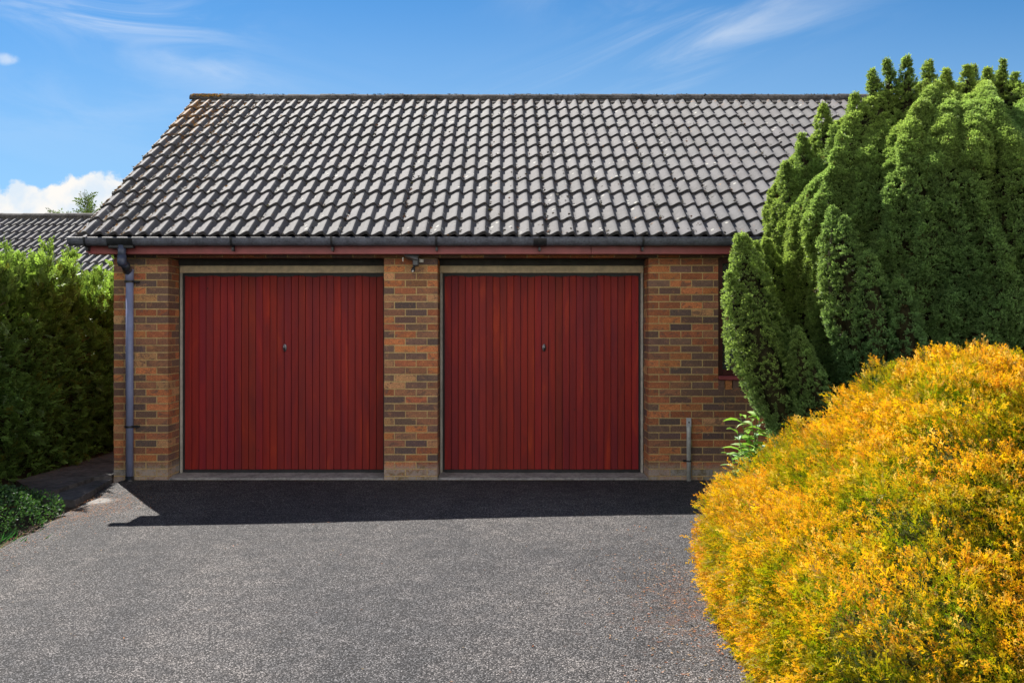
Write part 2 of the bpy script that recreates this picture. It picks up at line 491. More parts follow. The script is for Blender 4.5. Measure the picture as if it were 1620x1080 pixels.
class MB:
    def __init__(self):
        self.v, self.f, self.c, self.m = [], [], [], []
        self.mi = 0

    def add(self, vs, fs, col=(1, 1, 1)):
        b = len(self.v)
        self.v += [tuple(p) for p in vs]
        self.c += [col] * len(vs)
        self.f += [tuple(i + b for i in f) for f in fs]
        self.m += [self.mi] * len(fs)

    def box(self, x0, x1, y0, y1, z0, z1, col=(1, 1, 1), ch=0.0, mtx=None):
        if ch:
            vs = []
            for z, c_ in ((z0, ch), (z0 + ch, 0), (z1 - ch, 0), (z1, ch)):
                for X, Y in ((x0, y0), (x1, y0), (x1, y1), (x0, y1)):
                    sx = 1 if X == x0 else -1
                    sy = 1 if Y == y0 else -1
                    vs += [(X + sx * (c_ + ch), Y + sy * c_, z), (X + sx * c_, Y + sy * (c_ + ch), z)]
            # order ring points
            fs = []
            ring = [1, 0, 2, 3, 5, 4, 6, 7]
            n = 8
            R_ = [[k * 8 + i for i in ring] for k in range(4)]
            for k in range(3):
                for i in range(n):
                    j = (i + 1) % n
                    fs.append((R_[k][i], R_[k][j], R_[k + 1][j], R_[k + 1][i]))
            fs.append(tuple(R_[3]))
            fs.append(tuple(reversed(R_[0])))
        else:
            vs = [(x, y, z) for z in (z0, z1) for (x, y) in ((x0, y0), (x1, y0), (x1, y1), (x0, y1))]
            fs = [(0, 3, 2, 1), (4, 5, 6, 7), (0, 1, 5, 4), (1, 2, 6, 5), (2, 3, 7, 6), (3, 0, 4, 7)]
        if mtx is not None:
            vs = [tuple(mtx @ Vector(p)) for p in vs]
        self.add(vs, fs, col)

    def tube(self, pts, rad, n=16, caps=True, col=(1, 1, 1)):
        pts = [Vector(p) for p in pts]
        if not isinstance(rad, (list, tuple)):
            rad = [rad] * len(pts)
        vs = []
        up = None
        for i, p in enumerate(pts):
            d = (pts[min(i + 1, len(pts) - 1)] - pts[max(i - 1, 0)]).normalized()
            if up is None:
                a = Vector((0, 0, 1)) if abs(d.z) < 0.9 else Vector((0, 1, 0))
                up = d.cross(a).normalized()
            up = (up - d * up.dot(d)).normalized()
            w = d.cross(up)
            for k in range(n):
                a = 2 * math.pi * k / n
                vs.append(p + (up * math.cos(a) + w * math.sin(a)) * rad[i])
        fs = []
        for i in range(len(pts) - 1):
            for k in range(n):
                j = (k + 1) % n
                fs.append((i * n + k, i * n + j, (i + 1) * n + j, (i + 1) * n + k))
        if caps:
            fs.append(tuple(range(n - 1, -1, -1)))
            fs.append(tuple((len(pts) - 1) * n + k for k in range(n)))
        self.add(vs, fs, col)

    def build(self, name, mats, parent=None, smooth=False, shift=(0, 0, 0)):
        me = bpy.data.meshes.new(name)
        s = Vector(shift)
        me.from_pydata([tuple(Vector(p) - s) for p in self.v], [], self.f)
        if not isinstance(mats, (list, tuple)):
            mats = [mats]
        for mm in mats:
            me.materials.append(mm)
        if len(mats) > 1:
            me.polygons.foreach_set('material_index', self.m)
        ca = me.color_attributes.new('Col', 'FLOAT_COLOR', 'POINT')
        arr = np.ones((len(self.v), 4), dtype=np.float32)
        arr[:, :3] = np.array(self.c, dtype=np.float32)
        ca.data.foreach_set('color', arr.ravel())
        if smooth:
            me.polygons.foreach_set('use_smooth', [True] * len(me.polygons))
        me.update()
        o = bpy.data.objects.new(name, me)
        COL.objects.link(o)
        if parent is not None:
            o.parent = parent
        elif any(shift):
            o.location = shift
        return o


def scatter(name, tv, tf, tt, P, Z, S, cA, cB, material, parent=None, roll=None, flat=None):
    """one foliage mesh: template (tv verts, tf quads, tt 0..1 along) copied to N points"""
    tv = np.asarray(tv, np.float32)
    tf = np.asarray(tf, np.int64)
    tt = np.asarray(tt, np.float32)
    N, K, F = len(P), len(tv), len(tf)
    Z = Z / (np.linalg.norm(Z, axis=1, keepdims=True) + 1e-9)
    if flat is None:
        ref = rng.normal(size=(N, 3))
    else:
        ref = flat
    X = ref - (ref * Z).sum(1, keepdims=True) * Z
    X /= np.linalg.norm(X, axis=1, keepdims=True) + 1e-9
    Y = np.cross(Z, X)
    S = np.asarray(S)
    if S.ndim == 1:
        S = np.repeat(S[:, None], 3, 1)
    V = (tv[None, :, 0:1] * (X * S[:, 0:1])[:, None, :] + tv[None, :, 1:2] * (Y * S[:, 1:2])[:, None, :]
         + tv[None, :, 2:3] * (Z * S[:, 2:3])[:, None, :] + P[:, None, :])
    V = V.reshape(-1, 3).astype(np.float32)
    faces = (tf[None] + (np.arange(N) * K)[:, None, None]).reshape(-1)
    me = bpy.data.meshes.new(name)
    me.vertices.add(N * K)
    me.vertices.foreach_set('co', V.ravel())
    me.loops.add(N * F * 4)
    me.loops.foreach_set('vertex_index', faces.astype(np.int32))
    me.polygons.add(N * F)
    me.polygons.foreach_set('loop_start', np.arange(0, N * F * 4, 4, dtype=np.int32))
    me.polygons.foreach_set('loop_total', np.full(N * F, 4, dtype=np.int32))
    me.update(calc_edges=True)
    C = cA[:, None, :] * (1 - tt[None, :, None]) + cB[:, None, :] * tt[None, :, None]
    arr = np.ones((N * K, 4), np.float32)
    arr[:, :3] = C.reshape(-1, 3)
    ca = me.color_attributes.new('Col', 'FLOAT_COLOR', 'POINT')
    ca.data.foreach_set('color', arr.ravel())
    me.materials.append(material)
    o = bpy.data.objects.new(name, me)
    COL.objects.link(o)
    if parent is not None:
        o.parent = parent
    return o


def blade(v, f, t, base, tip, width, side, t0, t1):
    """diamond leaf blade"""
    base, tip, side = np.array(base, float), np.array(tip, float), np.array(side, float)
    b = len(v)
    mid = base * 0.45 + tip * 0.55
    v += [base, mid + side * width, tip, mid - side * width]
    f.append((b, b + 1, b + 2, b + 3))
    t += [t0, (t0 + t1) / 2, t1, (t0 + t1) / 2]


def lump(P, s, seed=0.0):
    x, y, z = P[:, 0] * s + seed, P[:, 1] * s + seed * 1.7, P[:, 2] * s - seed
    return (np.sin(x * 1.9 + np.sin(y * 2.3 + z)) + np.sin(y * 2.1 + 1.3 * np.sin(z * 1.7 + x)) + np.sin(z * 2.3 + 1.1 * np.sin(x * 2.9 + y * 1.3))) / 3


def gz(x, y):
    """height of the driveway"""
    k = min(1.0, max(0.0, -y / 1.8))
    k = k * k * (3 - 2 * k)
    return k * (0.035 + 0.018 * max(-6, min(6, x)))


# ------------------------------------------------------------------ ground, driveway, path
mb = MB()
n = 40
ext = [-3000, -800, -200, -60, -25] + [-20 + i for i in range(0, 41)] + [25, 60, 200, 800, 3000]
nx = len(ext)
vs = []
for yy in ext:
    for xx in ext:
        vs.append((xx, yy, (gz(xx, yy) if abs(xx) < 12 and abs(yy) < 14 else 0) - 0.03))
fs = [(j * nx + i, j * nx + i + 1, (j + 1) * nx + i + 1, (j + 1) * nx + i) for j in range(nx - 1) for i in range(nx - 1)]
mb.add(vs, fs)
tag(mb.build('ground', M['soil'], smooth=True), kind='structure')


def interp(pts, y):
    for (y0, a), (y1, b) in zip(pts, pts[1:]):
        if y1 <= y <= y0:
            return a + (b - a) * (y - y0) / (y1 - y0)
    return pts[-1][1]


Lp = [(0.35, -3.99), (0.0, -4.0), (-1.25, -3.84), (-2.0, -3.80), (-2.95, -3.66), (-4.5, -3.9), (-7, -4.6), (-14, -5.5), (-30, -6)]
Rp = [(0.35, 2.5), (-1.2, 2.35), (-2.5, 1.95), (-3.6, 1.75), (-5.8, 1.75), (-7.2, 2.4), (-9, 4.5), (-30, 6)]
mb = MB()
ys = [0.0 - 0.12 * i for i in range(0, 75)] + [-9.2 - i * 0.9 for i in range(0, 22)]
nu = 60
vs = []
for yy in ys:
    a, b = interp(Lp, yy), interp(Rp, yy)
    wob = 0.03 * math.sin(yy * 5.1) + 0.02 * math.sin(yy * 13.7)
    for i in range(nu + 1):
        x = a + wob + (b - a) * i / nu
        z = gz(x, yy) + 0.006 * math.sin(x * 1.3 + yy) * math.sin(yy * 1.1) * min(1, -yy)
        if i == 0:
            z -= 0.03
        vs.append((x, yy, z))
fs = [(j * (nu + 1) + i, (j + 1) * (nu + 1) + i, (j + 1) * (nu + 1) + i + 1, j * (nu + 1) + i + 1) for j in range(len(ys) - 1) for i in range(nu)]
mb.add(vs, fs)
tag(mb.build('driveway', M['tarmac'], smooth=True), kind='structure')

mb = MB()


def prism(poly, z0, z1, mb=mb):
    k = len(poly)
    vs = [(x, y, z0) for x, y in poly] + [(x, y, z1) for x, y in poly]
    fs = [tuple(range(k - 1, -1, -1)), tuple(range(k, 2 * k))] + [(i, (i + 1) % k, k + (i + 1) % k, k + i) for i in range(k)]
    mb.add(vs, fs)


prism([(-4.03, 0.02), (-4.15, -0.12), (-4.20, -1.12), (-3.86, -1.20)], -0.06, 0.012)
prism([(-4.22, -1.10), (-4.17, -0.10), (-4.05, 0.04), (-4.05, 0.62), (-4.80, 0.62), (-4.86, -0.30)], -0.06, 0.045)
for i in range(10):
    y0 = 0.64 + i * 0.62
    prism([(-4.05, y0), (-4.05, y0 + 0.60), (-4.80, y0 + 0.60), (-4.80, y0)], -0.06, 0.04 + 0.006 * math.sin(i * 2.1))
tag(mb.build('path', M['slab']), kind='structure')

# ------------------------------------------------------------------ garage
garage = empty('brick_garage', (0, 0, 0))
tag(garage, 'brown brick double garage with pantiled roof and two maroon garage doors', 'garage')
XL, XR = -4.010, 6.3
YB = 6.75
X1, X2, X3, X4 = -3.4475, -1.2175, -0.665, 1.515       # door openings
BZ = -0.030
REV = 0.33

PAL = [((0.46, 0.18, 0.078), 2.4), ((0.45, 0.25, 0.13), 1.2), ((0.34, 0.125, 0.066), 2.2), ((0.26, 0.128, 0.080), 3.6),
       ((0.165, 0.105, 0.085), 3.6), ((0.122, 0.088, 0.084), 2.2)]


def brick_col(x):
    w = [p[1] for p in PAL]
    if x > 1.4:
        w = [1.5, 0.5, 3.2, 2.4, 4.2, 2.2]
    c = random.choices(PAL, w)[0][0]
    k = random.uniform(0.90, 1.34)
    return tuple(ci * k * random.uniform(0.95, 1.05) for ci in c)


wall = MB()
mort = MB()


def jit():
    return random.uniform(-0.0022, 0.0022)


def course_x(x0, x1, k, first_half, depth_end=True, y0=0.0, sgn=1, holes=()):
    """bricks along x in course k, outer face at y0 (sgn=1: wall lies behind at +y)"""
    z0 = BZ + k * 0.075
    z1 = z0 + 0.0635
    x = x0
    first = True
    while x < x1 - 0.02:
        ln = 0.1025 if (first and first_half) else 0.215
        e = min(x + ln, x1)
        if x1 - e < 0.03:
            e = x1
        short = (e - x) < 0.16
        dpt = 0.215 if short and (first or e >= x1 - 0.001) else 0.1025
        first = False
        segs = [(x, e)]
        for hx0, hx1, hz0, hz1 in holes:
            if z1 > hz0 + 0.01 and z0 < hz1 - 0.01:
                ns = []
                for a, b in segs:
                    if b <= hx0 or a >= hx1:
                        ns.append((a, b))
                    else:
                        if a < hx0 - 0.02:
                            ns.append((a, hx0))
                        if b > hx1 + 0.02:
                            ns.append((hx1, b))
                segs = ns
        for a, b in segs:
            j = jit()
            ya, yb = (y0 + j, y0 + dpt) if sgn > 0 else (y0 - dpt, y0 - j)
            wall.box(a + jit() * 0.7, b + jit() * 0.7, ya, yb, z0 + jit() * 0.4, z1 + jit() * 0.4, brick_col((a + b) / 2))
        x += ln + 0.010


def course_y(xf, y0, y1, k, first_len, sgn):
    """bricks along y; outer face at xf, wall lies toward sgn*x"""
    z0 = BZ + k * 0.075
    z1 = z0 + 0.0635
    y = y0
    ln = first_len
    while y < y1 - 0.02:
        e = min(y + ln, y1)
        j = jit()
        xa, xb = (xf + j, xf + 0.1025) if sgn > 0 else (xf - 0.1025, xf - j)
        wall.box(xa, xb, y, e, z0 + jit() * 0.4, z1, brick_col(xf))
        y = e + 0.010
        ln = 0.215


NK = 32
for k in range(31):
    h = k % 2 == 0
    # front faces of the left and middle piers
    course_x(XL, X1, k, h)
    course_x(X2, X3, k, h)
    # returns of the left pier (right-hand reveal)
    course_y(X1, 0.1125 if not (not h) else 0.225, REV, k, 0.215, -1)
    course_y(X2, 0.225 if h else 0.1125, REV, k, 0.215, 1)
    course_y(X3, 0.1125 if h else 0.225, REV, k, 0.215, -1)
    # right hand wall
    course_x(X4, XR, k, h, holes=((2.235, 3.45, 0.955, 2.30), (2.235, 3.45, 0.93, 1.03)))
    course_y(X4, 0.225 if h else 0.1125, REV, k, 0.215, 1)
    # left gable wall
    course_y(XL, 0.225 if h else 0.1125, YB - 0.11, k, 0.215, 1)
for k in range(31, 33):
    course_x(XL, XR, k, k % 2 == 0)
    course_y(XL, 0.225 if k % 2 == 0 else 0.1125, YB - 0.11, k, 0.215, 1)
# gable triangle on the left and right
ridge_y = 3.37
for k in range(33, 62):
    z = BZ + k * 0.075
    hw = (4.62 - z) / math.tan(R(32.3))
    if hw < 0.15:
        break
    course_y(XL, ridge_y - hw, ridge_y + hw, k, 0.215 if k % 2 else 0.1025, 1)
# soldier bricks below the window
x = 2.235
while x < 3.44:
    wall.box(x, x + 0.065, -0.006 + jit(), 0.10, 0.935, 1.028, brick_col(3))
    x += 0.075
wall_o = wall.build('wall', M['brick'], garage)

i4 = 0.003
mort.box(XL + i4, X1 - i4, i4, REV - 0.002, -0.1, 2.290)
mort.box(X2 + i4, X3 - i4, i4, REV - 0.002, -0.1, 2.290)
mort.box(X4 + i4, 2.235, i4, 0.30, -0.1, 2.290)
mort.box(2.235, 3.45, i4, 0.30, -0.1, 0.95)
mort.box(3.45, XR, i4, 0.30, -0.1, 2.290)
mort.box(XL + i4, XR, i4, 0.098, 2.297, 2.455)
mort.box(XL + i4, XL + 0.25, REV, YB, -0.1, 2.45)
mort.box(XR - 0.25, XR, 0.30, YB, -0.1, 2.45)
mort.box(XL + 0.25, XR - 0.25, YB - 0.25, YB - 0.005, -0.1, 2.45)
for xa, xb in ((XL + i4, XL + 0.22), (XR - 0.22, XR)):
    hw = (4.66 - 2.45) / math.tan(R(32.3))
    vs = [(xa, ridge_y - hw, 2.451), (xa, ridge_y + hw, 2.451), (xa, ridge_y, 4.66), (xb, ridge_y - hw, 2.451), (xb, ridge_y + hw, 2.451), (xb, ridge_y, 4.66)]
    mort.add(vs, [(0, 2, 1), (3, 4, 5), (0, 1, 4, 3), (1, 2, 5, 4), (2, 0, 3, 5)])
mort.build('mortar', M['mortar'], garage)

# inner lintels above the doors, thresholds
mb = MB()
for a, b in ((X1, X2), (X3, X4)):
    mb.box(a - 0.1, b + 0.1, 0.104, 0.40, 2.300, 2.40)
    mb.box(a + 0.003, b - 0.003, 0.30, 0.42, 2.236, 2.298)
mb.build('lintel', M['steel'], garage)
for a, b in ((X1, X2), (X3, X4)):
    mb = MB()
    nseg = 24
    vs = []
    for i in range(nseg + 1):
        x = a + 0.004 + (b - a - 0.008) * i / nseg
        yo = 0.012 + random.uniform(-0.008, 0.008)
        vs += [(x, yo, -0.05), (x, yo + random.uniform(-.002, .002), 0.006 + random.uniform(-.003, .002)), (x, yo + 0.02, 0.016), (x, 0.42, 0.024)]
    fs = []
    for i in range(nseg):
        for q in range(3):
            fs.append((i * 4 + q, (i + 1) * 4 + q, (i + 1) * 4 + q + 1, i * 4 + q + 1))
    mb.add(vs, fs)
    mb.build('threshold', M['concrete'], garage)

# doors
for (a, b), hx in (((X1, X2), -2.325), ((X3, X4), 0.452)):
    # timber frame: head and two jambs
    fr = MB()
    fr.box(a + 0.002, b - 0.002, REV, REV + 0.07, 2.158, 2.234, ch=0.003)
    fh = fr.build('door_frame', M['cream'], garage)
    fr = MB()
    fr.box(a + 0.004, a + 0.030, REV + 0.002, REV + 0.07, 0.02, 2.157, ch=0.003)
    fr.build('jamb', M['post'], fh)
    fr = MB()
    fr.box(b - 0.030, b - 0.004, REV + 0.002, REV + 0.07, 0.02, 2.157, ch=0.003)
    fr.build('jamb', M['post'], fh)
    d0, d1 = a + 0.050, b - 0.050
    nb = 28
    w = (d1 - d0) / nb
    dm = MB()
    seed = random.random()
    for i in range(nb):
        col = (random.random(), random.random(), random.random())
        xa, xb = d0 + i * w + 0.0022, d0 + (i + 1) * w - 0.0022
        y0 = REV + 0.024 + random.uniform(-0.0008, 0.0008)
        dm.box(xa, xb, y0, y0 + 0.02, 0.055, 2.128, col, ch=0.0022)
    dr = dm.build('garage_door', M['door'], garage)
    bk = MB()
    bk.box(a + 0.031, b - 0.031, REV + 0.046, REV + 0.066, 0.03, 2.156)
    bk.box(d0 - 0.017, d0 - 0.001, REV + 0.020, REV + 0.045, 0.03, 2.15)
    bk.box(d1 + 0.001, d1 + 0.017, REV + 0.020, REV + 0.045, 0.03, 2.15)
    nn = 60
    for i in range(nn):                       # draught strip with a ragged lower edge
        xa = d0 + (d1 - d0) * i / nn
        bk.box(xa, xa + (d1 - d0) / nn + 0.0005, REV + 0.016, REV + 0.022, 2.122 + 0.006 * math.sin(i * 0.7 + a) + random.uniform(-0.003, 0.003), 2.157)
    bk.box(d0, d1, REV + 0.014, REV + 0.044, 0.028, 0.053)
    bk.build('rubber_seal', M['dark'], dr)
    hm = MB()
    z = 1.357
    y0 = REV + 0.0235
    ov = []
    for q, (rx, rz, yy) in enumerate(((0.020, 0.042, 0.0), (0.020, 0.042, -0.004), (0.015, 0.035, -0.008))):
        for k in range(20):
            an = 2 * math.pi * k / 20
            ov.append((hx + rx * math.cos(an), y0 + yy, z + rz * math.sin(an)))
    fs = [(q * 20 + k, q * 20 + (k + 1) % 20, (q + 1) * 20 + (k + 1) % 20, (q + 1) * 20 + k) for q in range(2) for k in range(20)]
    fs.append(tuple(range(40, 60)))
    hm.add(ov, fs)
    hm.tube([(hx, y0 - 0.006, z + 0.012), (hx, y0 - 0.040, z + 0.012)], [0.010, 0.009], 14)
    hm.tube([(hx, y0 - 0.036, z + 0.030), (hx, y0 - 0.040, z + 0.014), (hx + 0.001, y0 - 0.038, z - 0.012), (hx + 0.002, y0 - 0.028, z - 0.030)], [0.008, 0.011, 0.010, 0.006], 12)
    hm.build('handle', M['metal'], dr, smooth=True)

# fascia, soffit, bargeboards
DF = -0.18
mb = MB()
mb.box(-4.185, 0.90, DF - 0.02, DF, 2.316, 2.475, ch=0.002)
mb.box(0.904, XR + 0.2, DF - 0.021, DF - 0.001, 2.316, 2.475, ch=0.002)
mb.box(-4.183, XR + 0.2, DF + 0.001, -0.004, 2.322, 2.334)
for xb in (-4.175, XR + 0.16):
    for s in (-1, 1):
        ya = ridge_y + s * 3.62
        vs = []
        for xx in (xb - 0.011, xb + 0.011):
            vs += [(xx, ya, 2.33), (xx, ya, 2.475), (xx, ridge_y - s * 0.001, 4.74), (xx, ridge_y - s * 0.001, 4.56)]
        mb.add(vs, [(0, 1, 2, 3), (7, 6, 5, 4), (0, 4, 5, 1), (1, 5, 6, 2), (2, 6, 7, 3), (3, 7, 4, 0)])
mb.build('fascia', M['fascia'], garage)


# ---- roof of interlocking pantiles
def prof(q):
    q = q % 1.0
    if q < 0.05:
        return 0.0
    if q < 0.76:
        s = (q - 0.05) / 0.71
        return ((1 - math.cos(math.pi * s)) / 2) ** 0.9
    s = (q - 0.76) / 0.24
    return (1 + math.cos(math.pi * s)) / 2


def roof(parent, x0, ncol, rows, y_e, z_e, pitch, ridge_yy, back=True, hpr=0.042, tw=0.2965, gauge=0.3435, name='roof'):
    th = R(pitch)
    c, s = math.cos(th), math.sin(th)
    out = None
    for side in ((1, -1) if back else (1,)):
        tm = MB()
        for r in range(rows):
            for cc in range(ncol):
                k = random.uniform(0.86, 1.12)
                col = (k * random.uniform(0.98, 1.03), k, k * random.uniform(0.97, 1.02))
                dzj = random.uniform(-0.002, 0.003)
                dxj = random.uniform(-0.0015, 0.0015)
                ns = 26 if side == 1 else 12
                vs = []
                S0 = r * gauge + random.uniform(-0.003, 0.003)
                lenT = gauge + 0.05
                for (ss, dn) in ((0.0, -0.036), (0.0, -0.002), (0.004, 0.0), (0.17, 0.0), (lenT, 0.0)):
                    lift = 0.030 * (1 - ss / lenT)
                    for i in range(ns + 1):
                        q = i / ns * 2
                        xx = cc * tw + i / ns * (tw - 0.002) + dxj
                        nn = prof(q) * hpr + lift + dn + dzj
                        sl = S0 + ss
                        vs.append((x0 + xx, sl * c - nn * s, sl * s + nn * c))
                w = ns + 1
                fs = []
                for j in range(4):
                    for i in range(ns):
                        fs.append((j * w + i, j * w + i + 1, (j + 1) * w + i + 1, (j + 1) * w + i))
                # left edge skirt for the verge
                if cc == 0:
                    b = len(vs)
                    for (ss, dn) in ((0.0, -0.024), (lenT, -0.024)):
                        lift = 0.026 * (1 - ss / lenT)
                        nn = lift + dn + dzj
                        vs.append((x0 + dxj, (S0 + ss) * c - nn * s, (S0 + ss) * s + nn * c))
                    fs.append((b, w, 4 * w, b + 1))
                if side == 1:
                    vs = [(x, y_e + y, z_e + z) for x, y, z in vs]
                else:
                    vs = [(x, 2 * ridge_yy - (y_e + y), z_e + z) for x, y, z in vs]
                nrow = ns + 1
                b0 = len(tm.v)
                tm.add(vs, fs, col)
                for i in range(nrow):      # tail edge darkened to paint in the shadow line under each tile
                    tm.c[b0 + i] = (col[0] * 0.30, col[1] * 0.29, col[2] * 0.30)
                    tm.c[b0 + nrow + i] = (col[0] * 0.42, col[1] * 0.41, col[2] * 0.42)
        # object origin at the left end of the eaves, so lichen is laid out from the verge
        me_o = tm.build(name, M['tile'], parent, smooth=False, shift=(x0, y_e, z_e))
        me_o.location = (x0, y_e, z_e)
        if out is None:
            out = me_o
    return out


NC = 36
X0 = -4.287
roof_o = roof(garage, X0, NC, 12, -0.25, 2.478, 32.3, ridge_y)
# felt and battens below, so no light gets through
mb = MB()
for s in (-1, 1):
    ya, za = ridge_y + s * 3.58, 2.455
    vs = []
    for xx in (X0 + 0.06, X0 + NC * 0.2965 - 0.06):
        vs += [(xx, ya, za), (xx, ridge_y, 4.70), (xx, ridge_y, 4.66), (xx, ya, za - 0.03)]
    mb.add(vs, [(0, 1, 2, 3), (7, 6, 5, 4), (0, 4, 5, 1), (1, 5, 6, 2), (2, 6, 7, 3), (3, 7, 4, 0)])
mb.build('roof_deck', M['dark'], garage)
# mortar undercloak at the verge
# ridge tiles
XE = X0 + NC * 0.2965


def ridge_tiles(x0, x1, yr, zr, parent, rad=0.125, dentils=False):
    rm = MB()
    if dentils:      # mortar and slips bedded in the troughs under the ridge
        for i in range(NC * 2):
            xx = X0 + (i + 0.22) * 0.14825
            if random.random() < 0.86:
                sl = 12 * 0.3435 - 0.03
                th_ = R(32.3)
                m4 = Matrix.Translation((xx, -0.25 + sl * math.cos(th_), 2.478 + sl * math.sin(th_))) @ Matrix.Rotation(th_, 4, 'X')
                rm.box(-0.030, 0.030, -0.055, 0.06, 0.006, 0.034 + random.uniform(-.004, .004), (2.4, 2.3, 2.2), ch=0.003, mtx=m4)
    x = x0
    while x < x1:
        e = min(x + 0.45, x1)
        dz = random.uniform(-0.004, 0.006)
        vs = []
        nk = 14
        for xx, rr in ((x - 0.012, rad + 0.004), (e + 0.012, rad - 0.004)):
            for k in range(nk + 1):
                a = math.pi * k / nk
                vs.append((xx, yr - rr * math.cos(a) * 1.05, zr + dz + rr * 0.72 * math.sin(a)))
            for k in range(nk + 1):
                a = math.pi * k / nk
                vs.append((xx, yr - (rr - 0.018) * math.cos(a) * 1.05, zr + dz - 0.01 + (rr - 0.018) * 0.70 * math.sin(a)))
        w = nk + 1
        fs = []
        for k in range(nk):
            fs.append((k, 2 * w + k, 2 * w + k + 1, k + 1))
            fs.append((k, k + 1, w + k + 1, w + k))
            fs.append((2 * w + k, 3 * w + k, 3 * w + k + 1, 2 * w + k + 1))
        fs.append((0, w, 3 * w, 2 * w))
        fs.append((nk, 2 * w + nk, 3 * w + nk, w + nk))
        rm.add(vs, fs)
        x = e
    # bedding mortar
    rm.box(x0 + 0.02, x1 - 0.02, yr - rad * 0.98, yr + rad * 0.98, zr - 0.075, zr + 0.012)
    return rm.build('ridge', M['ridge'], parent)


rid = ridge_tiles(X0 - 0.02, XE, ridge_y, 4.735, garage, dentils=True)
th = R(32.3)
# moss and orange lichen crusts on the ridge
tv, tf, tt = [], [], []
for k in range(6):
    a = k * 1.05
    blade(tv, tf, tt, (0, 0, 0), (math.cos(a) * 0.8, math.sin(a) * 0.8, 0.45), 0.42, (-math.sin(a), math.cos(a), 0), 0.0, 1.0)
P, CA, CB, S = [], [], [], []
for i in range(2600):
    x = random.uniform(X0, XE)
    orange = False
    if i < 700:
        x = X0 + abs(random.gauss(0, 0.24))
        orange = random.random() < 0.8
    a = R(random.uniform(20, 160))
    # clumps
    if i >= 700 and (math.sin(x * 7.3) + math.sin(x * 17.9 + 1) + math.sin(x * 3.1)) < random.uniform(-1.5, 1.5):
        continue
    P.append((x, ridge_y - 0.13 * math.cos(a), 4.737 + 0.09 * math.sin(a)))
    S.append(random.uniform(0.006, 0.016))
    if orange:
        cc_ = (0.50, 0.25, 0.03)
    else:
        cc_ = random.choice([(0.05, 0.045, 0.03), (0.07, 0.05, 0.03), (0.03, 0.025, 0.02), (0.17, 0.16, 0.13), (0.20, 0.10, 0.03)])
    CA.append([c_ * 0.6 for c_ in cc_])
    CB.append(cc_)
P = np.array(P)
Zd = np.stack([np.zeros(len(P)), P[:, 1] - ridge_y, P[:, 2] - 4.70], 1) + rng.normal(size=(len(P), 3)) * 0.03
ms = scatter('moss', tv, tf, tt, P, Zd, np.array(S), np.array(CA), np.array(CB), M['litter'], rid)
# moss cushions and lichen on the tiles: troughs, side laps, more at the left verge
P, CA, CB, S = [], [], [], []
c_, s_ = math.cos(th), math.sin(th)
for i in range(9000):
    if i < 2400:
        cx = abs(random.gauss(0, 0.55))
        cx = 0.02 + (int(cx / 0.14825) + random.gauss(0.12, 0.09)) * 0.14825
    else:
        lap = random.randrange(0, NC)
        dirty = (math.sin(lap * 12.9898) * 43758.5) % 1.0
        if random.random() > dirty ** 1.5 + 0.06:
            continue
        cx = lap * 0.2965 + random.gauss(0.004, 0.011)
        if random.random() < 0.16:
            cx += random.uniform(0, 0.29)
    row = random.randrange(12)
    ss = min(0.35, abs(random.gauss(0, 0.12))) if random.random() < 0.7 else random.uniform(0, 0.34)
    sl = row * 0.3435 + ss
    q = (cx / 0.2965) * 2
    nn = prof(q) * 0.042 + 0.030 * (1 - ss / 0.3935) + 0.001
    P.append((X0 + cx, -0.25 + sl * c_ - nn * s_, 2.478 + sl * s_ + nn * c_))
    S.append(random.choice([0.006, 0.008, 0.010, 0.012, 0.016, 0.021]) * random.uniform(0.8, 1.2))
    pr = random.random()
    if i < 2400:
        col = random.choice([(0.33, 0.16, 0.03), (0.10, 0.07, 0.04), (0.17, 0.10, 0.04), (0.06, 0.05, 0.035), (0.25, 0.23, 0.20)] if row < 9 else [(0.42, 0.20, 0.03), (0.30, 0.14, 0.03), (0.10, 0.07, 0.04)])
    else:
        col = (0.030, 0.024, 0.016) if pr < 0.5 else (0.085, 0.06, 0.03) if pr < 0.72 else (0.20, 0.085, 0.04) if pr < 0.84 else (0.36, 0.35, 0.31) if pr < 0.93 else (0.14, 0.13, 0.03)
    CA.append([v_ * 0.7 for v_ in col])
    CB.append(col)
P = np.array(P)
Zd = np.tile(np.array([[0, -s_, c_]]), (len(P), 1)) + rng.normal(size=(len(P), 3)) * 0.25
SS = np.array(S)
ms = scatter('moss', tv, tf, tt, P, Zd, np.stack([SS, SS, SS * 0.7], 1), np.array(CA), np.array(CB), M['litter'], roof_o)
ms.matrix_parent_inverse = Matrix.Translation(-Vector(roof_o.location))

# ---- gutter, brackets, downpipe
GY, GZ, GR = -0.262, 2.468, 0.062


def gutter_seg(mb, x0, x1, r=GR, ends=False):
    vs = []
    nk = 12
    for xx in (x0, x1):
        for rr in (r, r - 0.004):
            for k in range(nk + 1):
                a = math.pi + math.pi * k / nk
                vs.append((xx, GY + rr * math.cos(a), GZ + rr * 1.22 * math.sin(a)))
    w = nk + 1
    fs = []
    for k in range(nk):
        fs.append((k, k + 1, 2 * w + k + 1, 2 * w + k))
        fs.append((w + k, 3 * w + k, 3 * w + k + 1, w + k + 1))
        fs.append((k, w + k, w + k + 1, k + 1))
        fs.append((2 * w + k, 2 * w + k + 1, 3 * w + k + 1, 3 * w + k))
    fs.append((0, 2 * w, 3 * w, w))
    fs.append((nk, w + nk, 3 * w + nk, 2 * w + nk))
    if ends:
        fs.append(tuple(range(0, w)))
    mb.add(vs, fs)


mb = MB()
gutter_seg(mb, -4.345, XR + 0.25, ends=True)
